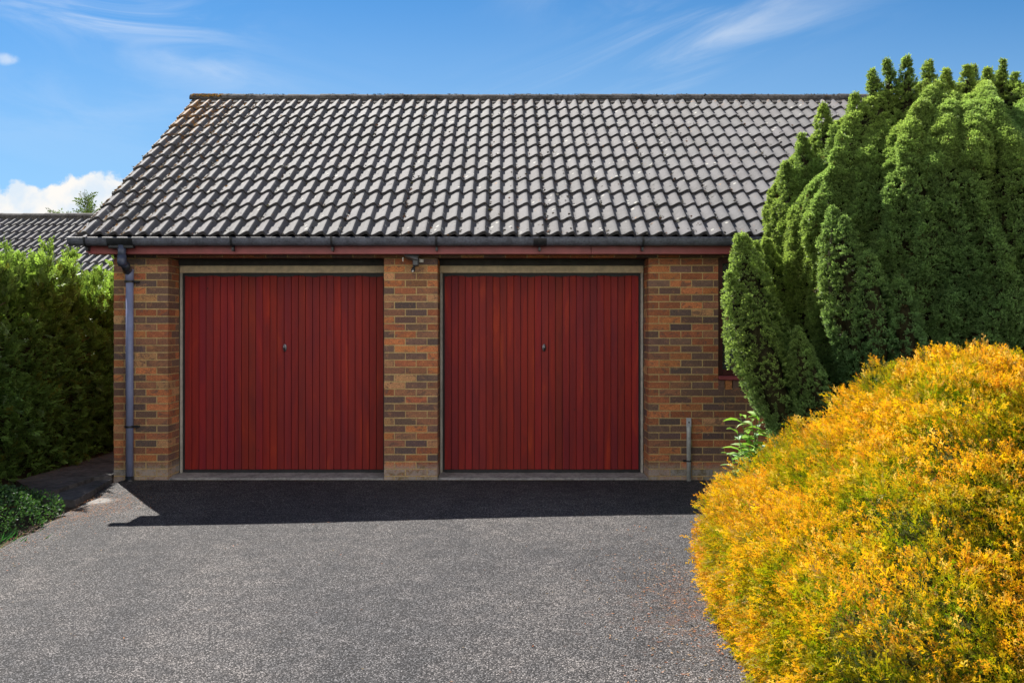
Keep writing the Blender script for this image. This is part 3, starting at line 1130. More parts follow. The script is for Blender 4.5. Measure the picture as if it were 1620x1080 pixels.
# front bead
mb.tube([(-4.345, GY - GR, GZ), (XR + 0.25, GY - GR, GZ)], 0.006, 8)
gut = mb.build('gutter', M['gutter'], garage)
S_g = 1470 / (9.6 + GY - GR)


def wx(px, D):
    return (px - 794) * D / 1470


DG = 9.6 + GY - GR
mb = MB()
gutter_seg(mb, wx(168, DG), wx(209, DG), GR + 0.005)
mb.box(wx(169, DG), wx(208, DG), GY - 0.03, GY + 0.03, GZ - 0.10, GZ - 0.06, ch=0.004)
mb.build('gutter_outlet', M['gutjoint'], gut)
mb = MB()
gutter_seg(mb, wx(844, DG), wx(865, DG), GR + 0.005)
mb.build('gutter_union', M['gutjoint'], gut)
for px in (133, 365, 524, 690, 854, 1018, 1181, 1345, 1500):
    b = MB()
    xx = wx(px, DG)
    nk = 12
    vs = []
    for xo in (-0.010, 0.010):
        for k in range(nk + 1):
            a = math.pi + math.pi * k / nk
            vs.append((xx + xo, GY + (GR + 0.011) * math.cos(a), GZ + (GR + 0.011) * 1.22 * math.sin(a)))
        for k in range(nk + 1):
            a = math.pi + math.pi * k / nk
            vs.append((xx + xo, GY + (GR + 0.004) * math.cos(a), GZ + (GR + 0.004) * 1.22 * math.sin(a)))
    w = nk + 1
    fs = []
    for k in range(nk):
        fs += [(k, k + 1, 2 * w + k + 1, 2 * w + k), (k, w + k, w + k + 1, k + 1), (2 * w + k, 2 * w + k + 1, 3 * w + k + 1, 3 * w + k)]
    b.add(vs, fs)
    b.box(xx - 0.011, xx + 0.011, GY - GR - 0.011, GY - GR + 0.004, GZ - 0.004, GZ + 0.008)
    b.box(xx - 0.010, xx + 0.010, GY, DF - 0.021, GZ - 0.125, GZ - 0.07)
    b.build('gutter_bracket', M['gutjoint'], gut)

px0, px1 = wx(193, 9.34), wx(204.5, 9.54)
py1 = -0.050
mb = MB()
mb.tube([(px1, py1, 0.05), (px1, py1, 2.06)], 0.0375, 20)
mb.tube([(px1, py1, 2.055), (px1, py1, 2.17)], 0.041, 20)
dp = mb.build('downpipe', M['pipe'], garage, smooth=True)
mb = MB()
mb.tube([(px0, GY, 2.40), (px0, GY, 2.26)], 0.040, 20)
mb.tube([(px0, GY, 2.30), (px0, GY, 2.225), (px0 + 0.003, GY + 0.008, 2.205)], 0.044, 20)
mb.tube([(px0, GY, 2.26), (px0 + 0.004, GY + 0.01, 2.225), (px1 - 0.004, py1 - 0.012, 2.155), (px1, py1, 2.12), (px1, py1, 2.08)], 0.0385, 20)
mb.build('swan_neck', M['pipedark'], dp, smooth=True)
mb = MB()
mb.tube([(px0 + 0.016, GY + 0.05, 2.205), (px1 - 0.010, py1 - 0.04, 2.155)], 0.043, 20)
mb.build('pipe_collar', M['gutjoint'], dp, smooth=True)
mb = MB()
mb.tube([(px1, py1, 0.045), (px1, py1, 0.0), (px1 - 0.0, py1 - 0.03, -0.02)], [0.042, 0.045, 0.05], 18)
mb.build('pipe_shoe', M['gutjoint'], dp, smooth=True)
for zc in (2.045, 0.555):
    mb = MB()
    mb.tube([(px1, py1, zc - 0.011), (px1, py1, zc + 0.011)], 0.044, 20)
    mb.box(px1 + 0.02, px1 + 0.088, py1 + 0.010, -0.003, zc - 0.011, zc + 0.011, ch=0.002)
    mb.box(px1 - 0.062, px1 - 0.02, py1 + 0.014, -0.003, zc - 0.011, zc + 0.011, ch=0.002)
    mb.build('pipe_clip', M['gutjoint'], dp)

# ---- window behind the yew
WX0, WX1, WZ0, WZ1 = 2.237, 3.448, 1.03, 2.295
fr = MB()
fr.box(WX0, WX0 + 0.055, 0.05, 0.12, WZ0 + 0.045, WZ1, ch=0.003)
fr.box(WX1 - 0.055, WX1, 0.05, 0.12, WZ0 + 0.045, WZ1, ch=0.003)
fr.box(WX0 + 0.056, WX1 - 0.056, 0.05, 0.12, WZ1 - 0.055, WZ1, ch=0.003)
fr.box(WX0 + 0.056, WX1 - 0.056, 0.05, 0.12, WZ0 + 0.045, WZ0 + 0.11, ch=0.003)
fr.box((WX0 + WX1) / 2 - 0.03, (WX0 + WX1) / 2 + 0.03, 0.052, 0.118, WZ0 + 0.11, WZ1 - 0.055, ch=0.003)
win = fr.build('window', M['maroonwood'], garage)
mb = MB()
mb.box(WX0 - 0.0, WX1 + 0.0, -0.028, 0.13, WZ0 + 0.002, WZ0 + 0.043, ch=0.004)
mb.build('sill', M['fascia'], win)
mb = MB()
mb.box(WX0 + 0.05, WX1 - 0.05, 0.085, 0.089, WZ0 + 0.10, WZ1 - 0.05)
mb.build('pane', M['glass'], win)
mb = MB()
for sx in (WX0 + 0.056, (WX0 + WX1) / 2 + 0.03):
    wv = (WX1 - WX0) / 2 - 0.086
    za, zb = WZ0 + 0.11, WZ1 - 0.055
    for sg in (1, -1):
        for i in range(-12, 13):
            # diagonal lead, clipped to the light
            c0 = i * 0.13
            pts = []
            for tt_ in np.linspace(0, wv, 40):
                zz = za + c0 + sg * tt_ * 1.45 + (0 if sg > 0 else 0.6)
                if za <= zz <= zb:
                    pts.append((sx + tt_, 0.083, zz))
            if len(pts) > 1:
                mb.tube([pts[0], pts[-1]], 0.004, 6)
mb.build('lead_lattice', M['lead'], win)
mb = MB()
mb.box(WX0, WX1, 0.29, 0.295, WZ0, WZ1)  # dark sheet behind the pane stands in for the unlit room
mb.build('dark_backing', M['roomdark'], win)

# ------------------------------------------------------------------ security light on the middle pier
sl_ = empty('security_light', (wx(653, 9.55), -0.05, 2.26))
tag(sl_, 'small grey security floodlight with motion sensor on the brick pier between the garage doors', 'light')
ox, oy, oz = sl_.location
mb = MB()
m4 = Matrix.Rotation(R(14), 4, 'Y') @ Matrix.Rotation(R(-25), 4, 'X')
vs = [(-0.085, -0.10, -0.022), (0.055, -0.10, -0.032), (0.055, -0.10, 0.03), (-0.085, -0.10, 0.03), (-0.055, -0.02, -0.012), (0.040, -0.02, -0.012), (0.040, -0.02, 0.026), (-0.055, -0.02, 0.026)]
vs = [tuple(m4 @ Vector(p)) for p in vs]
mb.add(vs, [(0, 1, 2, 3), (4, 7, 6, 5), (0, 4, 5, 1), (1, 5, 6, 2), (2, 6, 7, 3), (3, 7, 4, 0)])
mb.box(0.005, 0.062, -0.07, 0.048, -0.055, 0.035, ch=0.008)
lb = mb.build('lamp_body', M['lampbody'], sl_)
mb = MB()
mb.box(-0.094, -0.087, -0.11, -0.06, -0.015, 0.025, ch=0.001)
mb.build('lamp_rim', M['lampwhite'], sl_)
mb = MB()
mb.tube([(0.018, -0.03, -0.05), (0.012, -0.045, -0.085)], [0.014, 0.011], 12)
mb.tube([(0.012, -0.045, -0.080), (0.008, -0.062, -0.110)], [0.019, 0.021], 14)
sn = mb.build('motion_sensor', M['gutjoint'], sl_, smooth=True)
mb = MB()
mb.tube([(0.0085, -0.060, -0.106), (0.006, -0.075, -0.118)], [0.014, 0.009], 12)
mb.build('sensor_lens', M['lampwhite'], sn, smooth=True)
mb = MB()
mb.box(0.066, 0.110, 0.0, 0.047, -0.018, 0.018, ch=0.003)
mb.build('junction_box', M['lampwhite'], sl_)

# ------------------------------------------------------------------ steel stub post
pxp = wx(1090, 9.54)
po = empty('steel_pipe', (pxp, -0.05, 0.0))
tag(po, 'short grey galvanised steel pipe standing clipped to the brick wall right of the doors', 'pipe')
mb = MB()
mb.tube([(0, 0, -0.03), (0, 0, 0.50), (0, 0, 0.56)], [0.023, 0.023, 0.025], 16)
mb.build('pipe_shaft', M['galv'], po, smooth=True)
mb = MB()
mb.box(-0.025, 0.025, -0.009, 0.009, 0.553, 0.645, ch=0.003)
cp = mb.build('flattened_cap', M['galvlight'], po)
mb = MB()
mb.tube([(0, -0.0095, 0.60), (0, -0.0125, 0.60)], 0.008, 12)
mb.build('bolt_hole', M['dark'], cp)
mb = MB()
mb.tube([(0, 0, 0.195), (0, 0, 0.21)], 0.026, 16)
mb.box(-0.052, -0.015, 0.010, 0.049, 0.193, 0.212)
mb.build('pipe_clip', M['dark'], po)

# ------------------------------------------------------------------ neighbour's garage beyond the hedge
ng = empty('neighbouring_garage', (-10, 8, 0))
tag(ng, 'neighbouring grey pantiled roof with low brick walls behind the hedge', 'garage')
NRY, NRZ = 9.4, 3.83
nth = R(30)
LN = 11 * 0.3435 + 0.1
ney, nez = NRY - LN * math.cos(nth), NRZ - LN * math.sin(nth)
off = Vector((10, -8, 0))
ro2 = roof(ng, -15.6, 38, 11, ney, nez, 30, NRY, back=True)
for o_ in ng.children:
    o_.location = Vector(o_.location) + off
rd2 = ridge_tiles(-15.6, -15.6 + 38 * 0.2965, NRY, NRZ + 0.0, ng)
rd2.location = off
mb = MB()
xa, xb = -15.4, -4.55
mb.box(xa, xb, ney + 0.25, 2 * NRY - ney - 0.25, -0.1, nez - 0.05)
for x_ in (xa, xb - 0.2):
    ya, yb = ney + 0.25, 2 * NRY - ney - 0.25
    vs = [(x_, ya, nez - 0.05), (x_, yb, nez - 0.05), (x_, NRY, NRZ - 0.15), (x_ + 0.2, ya, nez - 0.05), (x_ + 0.2, yb, nez - 0.05), (x_ + 0.2, NRY, NRZ - 0.15)]
    mb.add(vs, [(0, 2, 1), (3, 4, 5), (1, 2, 5, 4), (2, 0, 3, 5)])
nw = mb.build('wall', simple('plain_brown_brick', (0.26, 0.12, 0.075), 0.9, nscale=14, namt=0.35, bump=0.5), ng)
nw.location = off
mb = MB()
for s in (-1, 1):
    ya, za = NRY + s * (NRY - ney - 0.05), nez + 0.0
    vs = []
    for xx in (-15.55, -4.42):
        vs += [(xx, ya, za), (xx, NRY, NRZ - 0.04), (xx, NRY, NRZ - 0.09), (xx, ya, za - 0.04)]
    mb.add(vs, [(0, 1, 2, 3), (7, 6, 5, 4), (0, 4, 5, 1), (1, 5, 6, 2), (2, 6, 7, 3), (3, 7, 4, 0)])
nd = mb.build('roof_deck', M['dark'], ng)
nd.location = off

# ------------------------------------------------------------------ yew
# shoot template: short twig ringed with needles
YAX, YAY = 3.95, -1.75


def yew_shoot(nneedle, seed):
    r_ = random.Random(seed)
    v_, f_, t_ = [], [], []
    for k in range(nneedle):
        h = k / nneedle
        a = k * 2.4 + r_.uniform(-.3, .3)
        el = R(25 + 55 * h + r_.uniform(-8, 8))
        ln = r_.uniform(0.013, 0.020)
        d = np.array([math.cos(a) * math.cos(el), math.sin(a) * math.cos(el), math.sin(el)])
        b0 = np.array([0, 0, 0.026 * h])
        sd_ = np.array([-math.sin(a), math.cos(a), 0])
        blade(v_, f_, t_, b0, b0 + d * ln, 0.0032, sd_, 0.25 * h, 0.55 + 0.45 * h)
    return v_, f_, t_


def plume_path(base, tip, bulge, nseg=14):
    """curved axis from base to tip, bellying outward"""
    base, tip, bulge = Vector(base), Vector(tip), Vector(bulge)
    pts = []
    for i in range(nseg + 1):
        t = i / nseg
        p = base * (1 - t) ** 2 + (base * 0.5 + tip * 0.5 + bulge) * 2 * t * (1 - t) + tip * t * t
        pts.append(p)
    return pts


plumes = []     # (pts, rad)


def W(px, py, D):
    return Vector(((px - 794) * D / 1470, D - 9.6, EYE + (520 - py) * D / 1470))


r_ = random.Random(5)
# outer curtain of plumes on each ring around the axis, taller toward the middle
rings = []
# the low lobe leaning out on the left, and its neighbours
DL = 7.45
hand = [
    ((1300, 775), (1172, 372), (-0.20, 0, 0.0), 0.185, 7.35),
    ((1298, 770), (1156, 432), (-0.17, 0, -0.02), 0.155, 7.30),
    ((1288, 750), (1182, 470), (-0.12, -0.05, 0), 0.15, 7.15),
    ((1292, 770), (1193, 385), (-0.16, 0.05, 0), 0.125, 7.55),
    ((1290, 740), (1212, 380), (-0.09, 0.05, 0), 0.12, 7.7),
    ((1300, 745), (1262, 520), (-0.03, -0.03, 0), 0.10, 7.0),
    ((1312, 740), (1284, 565), (-0.02, -0.05, 0), 0.085, 6.95),
    ((1335, 700), (1228, 318), (-0.10, 0.02, 0), 0.14, 7.9),
    ((1310, 640), (1214, 392), (-0.06, 0.02, 0), 0.12, 7.75),
    ((1335, 600), (1256, 330), (-0.06, 0.0, 0), 0.14, 7.6),
    ((1345, 600), (1290, 290), (-0.06, 0.0, 0), 0.15, 7.4),
    ((1360, 520), (1330, 240), (-0.04, 0.0, 0), 0.15, 7.3),
    ((1320, 600), (1243, 258), (-0.10, 0.02, 0), 0.13, 7.8),
    ((1335, 560), (1268, 214), (-0.06, 0.02, 0), 0.12, 7.75),
    ((1345, 520), (1302, 168), (-0.05, 0.02, 0), 0.12, 7.75),
    ((1365, 520), (1320, 200), (-0.05, -0.02, 0), 0.12, 7.5),
    ((1385, 560), (1352, 270), (-0.05, -0.05, 0), 0.12, 7.15),
    ((1375, 640), (1335, 345), (-0.05, -0.05, 0), 0.125, 6.95),
    ((1350, 620), (1318, 330), (-0.05, -0.05, 0), 0.125, 7.05),
    ((1400, 640), (1372, 400), (-0.02, -0.05, 0), 0.12, 6.8),
    ((1450, 660), (1420, 440), (-0.02, -0.05, 0), 0.11, 6.75),
    ((1385, 460), (1352, 150), (-0.04, 0.0, 0), 0.115, 7.5),
    ((1405, 400), (1380, 112), (-0.02, 0.0, 0), 0.115, 7.6),
    ((1425, 400), (1404, 96), (-0.02, 0.0, 0), 0.105, 7.6),
    ((1450, 400), (1434, 92), (-0.02, 0.0, 0), 0.11, 7.5),
    ((1480, 400), (1468, 98), (-0.02, 0.0, 0), 0.11, 7.5),
    ((1500, 400), (1496, 112), (0, 0.0, 0), 0.12, 7.5),
    ((1530, 400), (1530, 106), (0, 0.0, 0), 0.12, 7.5),
    ((1560, 400), (1562, 110), (0, 0.0, 0), 0.10, 7.5),
    ((1585, 400), (1586, 98), (0, 0.0, 0), 0.08, 7.5),
    ((1600, 400), (1606, 118), (0, 0.0, 0), 0.12, 7.5),
]
for q_ in range(46):
    ax_ = r_.uniform(0, 2 * math.pi)
    rr_t = r_.uniform(0.15, 1.12)
    zt_ = 3.67 - 0.50 * (rr_t / 1.1) ** 2.2 + r_.uniform(-0.10, 0.07)
    tp_ = Vector((YAX + rr_t * math.cos(ax_), YAY + 0.84 * rr_t * math.sin(ax_), zt_))
    plumes.append((plume_path(tp_ + Vector((0.02, 0, -0.75)), tp_, (0, 0, 0)), r_.uniform(0.075, 0.115)))
for b_, t_, bu, pr, D in hand:
    plumes.append((plume_path(W(*b_, D + 0.1), W(*t_, D), bu), pr * (1.18 if t_[1] > 130 else 1.05)))

yew = empty('yew_tree', (YAX, YAY, 0))
tag(yew, 'tall dark green fastigiate yew of upright plumes beside the garage window', 'tree')
SH = (-YAX, -YAY, 0)


def rprof(t):
    return min(1.0, 0.36 + 0.64 * (t / 0.46) if t < 0.42 else 1.0) * (1.0 if t < 0.64 else max(0.0, 1 - ((t - 0.64) / 0.36) ** 1.7 * 0.82))


axes = []
for pts, pr in plumes:
    A = np.array([tuple(p) for p in pts])
    ts = np.linspace(0, 1, len(A))
    axes.append((A, ts, pr * np.array([rprof(t) for t in ts])))
Ps, Ns, Ts, Rs = [], [], [], []
for pi, (A, ts, rr) in enumerate(axes):
    seg = np.linalg.norm(np.diff(A, axis=0), axis=1)
    L_ = seg.sum()
    area = L_ * 2 * math.pi * rr.mean()
    cnt = int(area * 1050)
    t = rng.random(cnt) ** 0.93
    # add tip tufts
    t = np.concatenate([t, 0.93 + 0.08 * rng.random(12)])
    cnt = len(t)
    tcl = np.clip(t, 0, 1)
    C = np.stack([np.interp(tcl, ts, A[:, j]) for j in range(3)], 1)
    C2 = np.stack([np.interp(np.clip(tcl + 0.03, 0, 1), ts, A[:, j]) for j in range(3)], 1)
    C1 = np.stack([np.interp(np.clip(tcl - 0.03, 0, 1), ts, A[:, j]) for j in range(3)], 1)
    T = C2 - C1
    T /= np.linalg.norm(T, axis=1, keepdims=True)
    ph = rng.random(cnt) * 2 * np.pi
    ex = np.cross(T, np.array([0.0, 1.0, 0.0]))
    ex /= np.linalg.norm(ex, axis=1, keepdims=True)
    ey = np.cross(T, ex)
    Nn = ex * np.cos(ph)[:, None] + ey * np.sin(ph)[:, None]
    R0 = np.interp(tcl, ts, rr)
    Q = C + Nn * R0[:, None]
    lp = lump(Q, 7.0, pi * 1.3)
    lp2 = lump(Q, 17.0, pi * 0.7)
    Rf = R0 * (1 + 0.13 * lp + 0.14 * lp2) - rng.random(cnt) ** 2 * 0.04
    Q = C + Nn * Rf[:, None] + T * ((t - tcl) * 0.8)[:, None]
    Ps.append(Q)
    Ns.append(Nn + T * 0.9)
    Ts.append(lp2 * 0.5 + lp * 0.5)
    Rs.append(np.full(cnt, pi))
# the main body: a broad mass with upright flutes, each flute topping out at its own height
ZP = np.array([0.0, 0.3, 0.8, 1.2, 1.8, 2.3, 2.7, 2.95, 3.2, 3.36, 3.48, 3.56, 3.60])
RP = np.array([0.45, 0.80, 1.20, 1.42, 1.58, 1.65, 1.62, 1.52, 1.32, 1.10, 0.82, 0.45, 0.05])
YS = 0.84
NFL = 38
r5 = np.random.default_rng(3)
fl_h = r5.uniform(-0.30, 0.06, NFL)
fl_w = r5.uniform(-0.30, 0.30, NFL)
fl_d = r5.uniform(0.7, 1.25, NFL)


def body(th_, z_):
    """radius of the fluted body"""
    ph_ = (th_ / (2 * np.pi) + 0.012 * np.sin(z_ * 2.3 + th_ * 3) + 0.006 * np.sin(z_ * 6.1 + th_ * 7)) % 1.0
    q_ = ph_ * NFL
    k_ = np.floor(q_).astype(int) % NFL
    fr = q_ - np.floor(q_) + fl_w[k_] * 0.3 * np.sin(np.pi * (q_ - np.floor(q_)))
    qc_ = q_ - 0.5
    k0_ = np.floor(qc_).astype(int)
    w_ = qc_ - k0_
    w_ = w_ * w_ * (3 - 2 * w_)
    fh_ = fl_h[k0_ % NFL] * (1 - w_) + fl_h[(k0_ + 1) % NFL] * w_
    base_ = np.interp(z_ - fh_ * np.clip(z_ / 3.0, 0, 1), ZP, RP)
    rib = np.sqrt(np.clip(np.sin(np.pi * np.clip(fr, 0, 1)), 0, 1))
    # a second, coarser set of folds
    fold = np.abs(np.sin(th_ * 5.5 + 0.7 * np.sin(z_ * 1.3) + 1.0))
    return base_ - 0.15 + 0.150 * fl_d[k_] * rib + 0.13 * (fold ** 0.6 - 0.6) * np.clip((3.5 - z_) / 0.8, 0, 1), rib


nb_ = 100000
zb_ = rng.random(nb_) ** 0.85 * 3.6
zb_[-26000:] = 2.7 + 0.86 * rng.random(26000)
tb_ = rng.random(nb_) * 2 * np.pi
front_ = rng.random(nb_) < 0.62
tb_ = np.where(front_, np.pi * 0.92 + rng.random(nb_) * np.pi * 1.05, tb_)
rb_, rib_ = body(tb_, zb_)
keepb = rng.random(nb_) < (0.6 + 0.4 * rib_)
keepb &= zb_ < 3.56
zb_, tb_ = zb_[keepb], tb_[keepb]
e_ = 1e-3
rb_, rib_ = body(tb_, zb_)
drz = (body(tb_, zb_ + 0.02)[0] - rb_) / 0.02
drt = (body(tb_ + 0.01, zb_)[0] - rb_) / 0.01
drz = np.clip(drz, -2.5, 2.5)
drt = np.clip(drt, -3.0, 3.0)
er = np.stack([np.cos(tb_), np.sin(tb_), np.zeros_like(tb_)], 1)
et = np.stack([-np.sin(tb_), np.cos(tb_), np.zeros_like(tb_)], 1)
Nb = er - et * (drt / np.maximum(rb_, 0.3))[:, None] - np.array([0, 0, 1.0]) * drz[:, None]
Nb /= np.linalg.norm(Nb, axis=1, keepdims=True)
Qb = np.stack([YAX + rb_ * np.cos(tb_), YAY + YS * rb_ * np.sin(tb_), zb_], 1)
lpb = lump(Qb, 7.0, 3.0)
lpb2 = lump(Qb, 17.0, 5.0)
Qb = Qb + er * (0.03 * lpb + 0.028 * lpb2 - 0.03 * rng.random(len(zb_)) ** 2)[:, None]
Ps.append(Qb)
Ns.append(Nb + np.array([0, 0, 0.5]))
Ts.append(lpb2 * 0.5 + lpb * 0.5)
Rs.append(np.full(len(Qb), 9999))
Ps, Ns, Ts, Rs = np.concatenate(Ps), np.concatenate(Ns), np.concatenate(Ts), np.concatenate(Rs)
keep = np.ones(len(Ps), bool)
for pi, (A, ts, rr) in enumerate(axes):
    lo, hi = A.min(0) - 0.25, A.max(0) + 0.25
    cand = np.where(keep & (Rs != pi) & np.all(Ps > lo, 1) & np.all(Ps < hi, 1))[0]
    if not len(cand):
        continue
    q = Ps[cand]
    tf_ = np.linspace(0, 1, 40)
    AA = np.stack([np.interp(tf_, ts, A[:, j]) for j in range(3)], 1)
    RR = np.interp(tf_, ts, rr)
    inside = np.zeros(len(cand), bool)
    for s0 in range(0, len(cand), 4000):
        d = np.linalg.norm(q[s0:s0 + 4000, None] - AA[None], axis=2)
        inside[s0:s0 + 4000] = (d < RR[None] * 0.62).any(1)
    keep[cand[inside]] = False
# the far side gets a thinner coat
back = (Ps[:, 1] > YAY + 0.35) & (rng.random(len(Ps)) < 0.6)
offr = (Ps[:, 0] > 5.0) & (rng.random(len(Ps)) < 0.5)
keep &= ~back & ~offr & (Ps[:, 2] > 0.03) & (Ps[:, 1] < -0.06)
Ps, Ns, Ts = Ps[keep], Ns[keep], Ts[keep]
# drop what lies buried inside the body
rel = Ps - np.array([YAX, YAY, 0])
rt_ = np.sqrt(rel[:, 0] ** 2 + (rel[:, 1] / YS) ** 2)
tt2 = np.arctan2(rel[:, 1] / YS, rel[:, 0])
bur = (rt_ < body(tt2, Ps[:, 2])[0] - 0.13) & (Ps[:, 2] < 3.45)
Ps, Ns, Ts = Ps[~bur], Ns[~bur], Ts[~bur]
# every knot of the surface carries a spray of short shoots
PER = 7
NC_ = len(Ps)
Nc = Ns / np.linalg.norm(Ns, axis=1, keepdims=True)
cl = rng.random((NC_, 1))
Ps, Nc, Ts = np.repeat(Ps, PER, 0), np.repeat(Nc, PER, 0), np.repeat(Ts, PER, 0)
cl = np.repeat(cl, PER, 0)
N_ = len(Ps)
up = np.array([0, 0, 1.0])
Z = Nc + up * 0.50 + rng.normal(size=(N_, 3)) * 0.62
Z /= np.linalg.norm(Z, axis=1, keepdims=True)
Ps = Ps + Z * rng.uniform(0.002, 0.016, (N_, 1)) - Nc * 0.012
print('yew shoots', N_)
k1 = cl
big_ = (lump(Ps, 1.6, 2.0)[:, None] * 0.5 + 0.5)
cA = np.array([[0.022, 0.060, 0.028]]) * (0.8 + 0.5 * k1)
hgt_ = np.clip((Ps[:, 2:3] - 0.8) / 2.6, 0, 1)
big_ = np.clip(big_ * 0.45 + hgt_ * 0.45 + 0.35 * np.clip((3.3 - Ps[:, 0:1]) / 1.2, 0, 1) - 0.05, 0, 1)  # tips lighter upward and leftward: the sunlit side is painted into the colour
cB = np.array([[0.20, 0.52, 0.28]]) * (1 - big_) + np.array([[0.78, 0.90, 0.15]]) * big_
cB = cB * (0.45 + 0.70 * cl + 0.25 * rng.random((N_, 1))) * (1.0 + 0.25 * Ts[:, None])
brown = (cl[:, 0] < 0.008)
cB[brown] = (0.20, 0.10, 0.04)
kinds = rng.integers(0, 3, N_)
for q in range(3):
    sel = kinds == q
    v_, f_, t_ = yew_shoot(9, q)
    if q == 0:
        acc = [[], [], [], [], [], []]
    acc[0].append(sel)
    acc[1].append((v_, f_, t_))
# one crown mesh: same topology per kind, so build three and join their data
crown_parts = []
for sel, (v_, f_, t_) in zip(acc[0], acc[1]):
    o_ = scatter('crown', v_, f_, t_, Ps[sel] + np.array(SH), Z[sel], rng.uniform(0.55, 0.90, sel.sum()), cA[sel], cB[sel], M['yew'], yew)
    crown_parts.append(o_)


def join_meshes(objs, name):
    """join foliage meshes (all quads) into the first object"""
    vs, fs, cs = [], [], []
    base = 0
    for o in objs:
        me = o.data
        nv, nl = len(me.vertices), len(me.loops)
        a = np.empty(nv * 3, np.float32)
        me.vertices.foreach_get('co', a)
        b = np.empty(nl, np.int32)
        me.loops.foreach_get('vertex_index', b)
        c = np.empty(nv * 4, np.float32)
        me.color_attributes['Col'].data.foreach_get('color', c)
        vs.append(a)
        fs.append(b + base)
        cs.append(c)
        base += nv
    vs, fs, cs = np.concatenate(vs), np.concatenate(fs), np.concatenate(cs)
    me = bpy.data.meshes.new(name)
    me.vertices.add(len(vs) // 3)
    me.vertices.foreach_set('co', vs)
    me.loops.add(len(fs))
    me.loops.foreach_set('vertex_index', fs)
    npoly = len(fs) // 4
    me.polygons.add(npoly)
    me.polygons.foreach_set('loop_start', np.arange(0, len(fs), 4, dtype=np.int32))
    me.polygons.foreach_set('loop_total', np.full(npoly, 4, dtype=np.int32))
    me.update(calc_edges=True)
    ca = me.color_attributes.new('Col', 'FLOAT_COLOR', 'POINT')
    ca.data.foreach_set('color', cs)
    me.materials.append(objs[0].data.materials[0])
    first = objs[0]
    old = [o.data for o in objs]
    first.data = me
    for o in objs[1:]:
        bpy.data.objects.remove(o)
    for d in old:
        bpy.data.meshes.remove(d)
    first.name = name
    return first


join_meshes(crown_parts, 'crown')
mb = MB()
for pi, (A, ts, rr) in enumerate(axes):
    pp = [Vector(a) + Vector(SH) for a in A[:-1]]
    rad = [max(0.012, float(r0) * 0.52 * (1 - 0.5 * max(0, t - 0.7) / 0.3)) for r0, t in zip(rr[:-1], ts[:-1])]
    rad[0] = max(rad[0], 0.03)
    rad = [rd_ * random.uniform(0.85, 1.12) for rd_ in rad]
    mb.tube(pp, rad, 9)
nzb, nab = 44, 152
vs = []
for i in range(nzb + 1):
    z_ = 0.05 + 3.42 * i / nzb
    for k in range(nab):
        a = 2 * math.pi * k / nab
        rc = max(0.02, float(body(np.array([a]), np.array([z_]))[0][0]) - 0.105)
        vs.append((rc * math.cos(a), YS * rc * math.sin(a), z_))
fs = [(i * nab + k, i * nab + (k + 1) % nab, (i + 1) * nab + (k + 1) % nab, (i + 1) * nab + k) for i in range(nzb) for k in range(nab)]
fs.append(tuple(nzb * nab + k for k in range(nab)))
mb.add(vs, fs)
mb.build('inner_twigs', M['yewcore'], yew, smooth=True)
mb = MB()
for k in range(7):
    a = k * 0.9
    rr = 0.10 + 0.03 * (k % 3)
    mb.tube([(0.14 * math.cos(a), 0.14 * math.sin(a), -0.1), (0.20 * math.cos(a), 0.17 * math.sin(a), 0.35), (0.5 * math.cos(a), 0.42 * math.sin(a), 1.1), (0.7 * math.cos(a), 0.55 * math.sin(a), 2.0)], [rr, rr * 0.85, rr * 0.6, rr * 0.35], 12)
mb.build('trunk', M['bark'], yew, smooth=True)


# ------------------------------------------------------------------ golden bush
def spray_template(nside, L, wid, tw, droop=0.0, seed=1, ang=42):
    """flat fern-like spray in the XZ plane growing along +Z"""
    r0 = random.Random(seed)
    v_, f_, t_ = [], [], []
    nrm = np.array([0, 1.0, 0])

    def pt(x, z):
        return np.array([x, -droop * (z / L) ** 2 * L, z])
    nst = 3
    for i in range(nst):
        z0, z1 = L * i / nst, L * (i + 1) / nst
        w0 = tw * (1 - 0.5 * i / nst)
        w1 = tw * (1 - 0.5 * (i + 1) / nst) * (0.3 if i == nst - 1 else 1)
        b = len(v_)
        v_ += [pt(-w0, z0), pt(w0, z0), pt(w1, z1), pt(-w1, z1)]
        f_.append((b, b + 1, b + 2, b + 3))
        t_ += [i / nst * 0.8, i / nst * 0.8, (i + 1) / nst, (i + 1) / nst]
    for k in range(nside):
        h = (k + 0.5) / nside
        sgn = 1 if k % 2 else -1
        z0 = L * (0.08 + 0.80 * h)
        ln = wid * (1 - 0.65 * h) * r0.uniform(0.75, 1.15)
        a = R(ang + r0.uniform(-8, 8))
        x1, z1 = sgn * math.sin(a) * ln, z0 + math.cos(a) * ln
        side = np.array([math.cos(a), r0.uniform(-.5, .5), -sgn * math.sin(a)])
        blade(v_, f_, t_, pt(0, z0), pt(x1, min(z1, L * 1.1)), tw * 1.35, side, 0.35 + 0.4 * h, 0.75 + 0.25 * h)
        # forked tip twig
        m = pt(0, z0) * 0.5 + pt(x1, z1) * 0.5
        a2 = a - R(32)
        e = m + np.array([sgn * math.sin(a2), 0, math.cos(a2)]) * ln * 0.5
        blade(v_, f_, t_, m, e, tw * 1.1, np.array([math.cos(a2), 0.2, -sgn * math.sin(a2)]), 0.5 + 0.3 * h, 0.9)
    return v_, f_, t_


BX, BY, BRX, BRY, BH = 2.32, -5.03, 1.22, 1.82, 1.43


def plan(th_):
    """squarish plan of the clipped mound"""
    return 1.0 / (np.abs(np.cos(th_)) ** 7.0 + np.abs(np.sin(th_)) ** 7.0) ** (1 / 7.0)


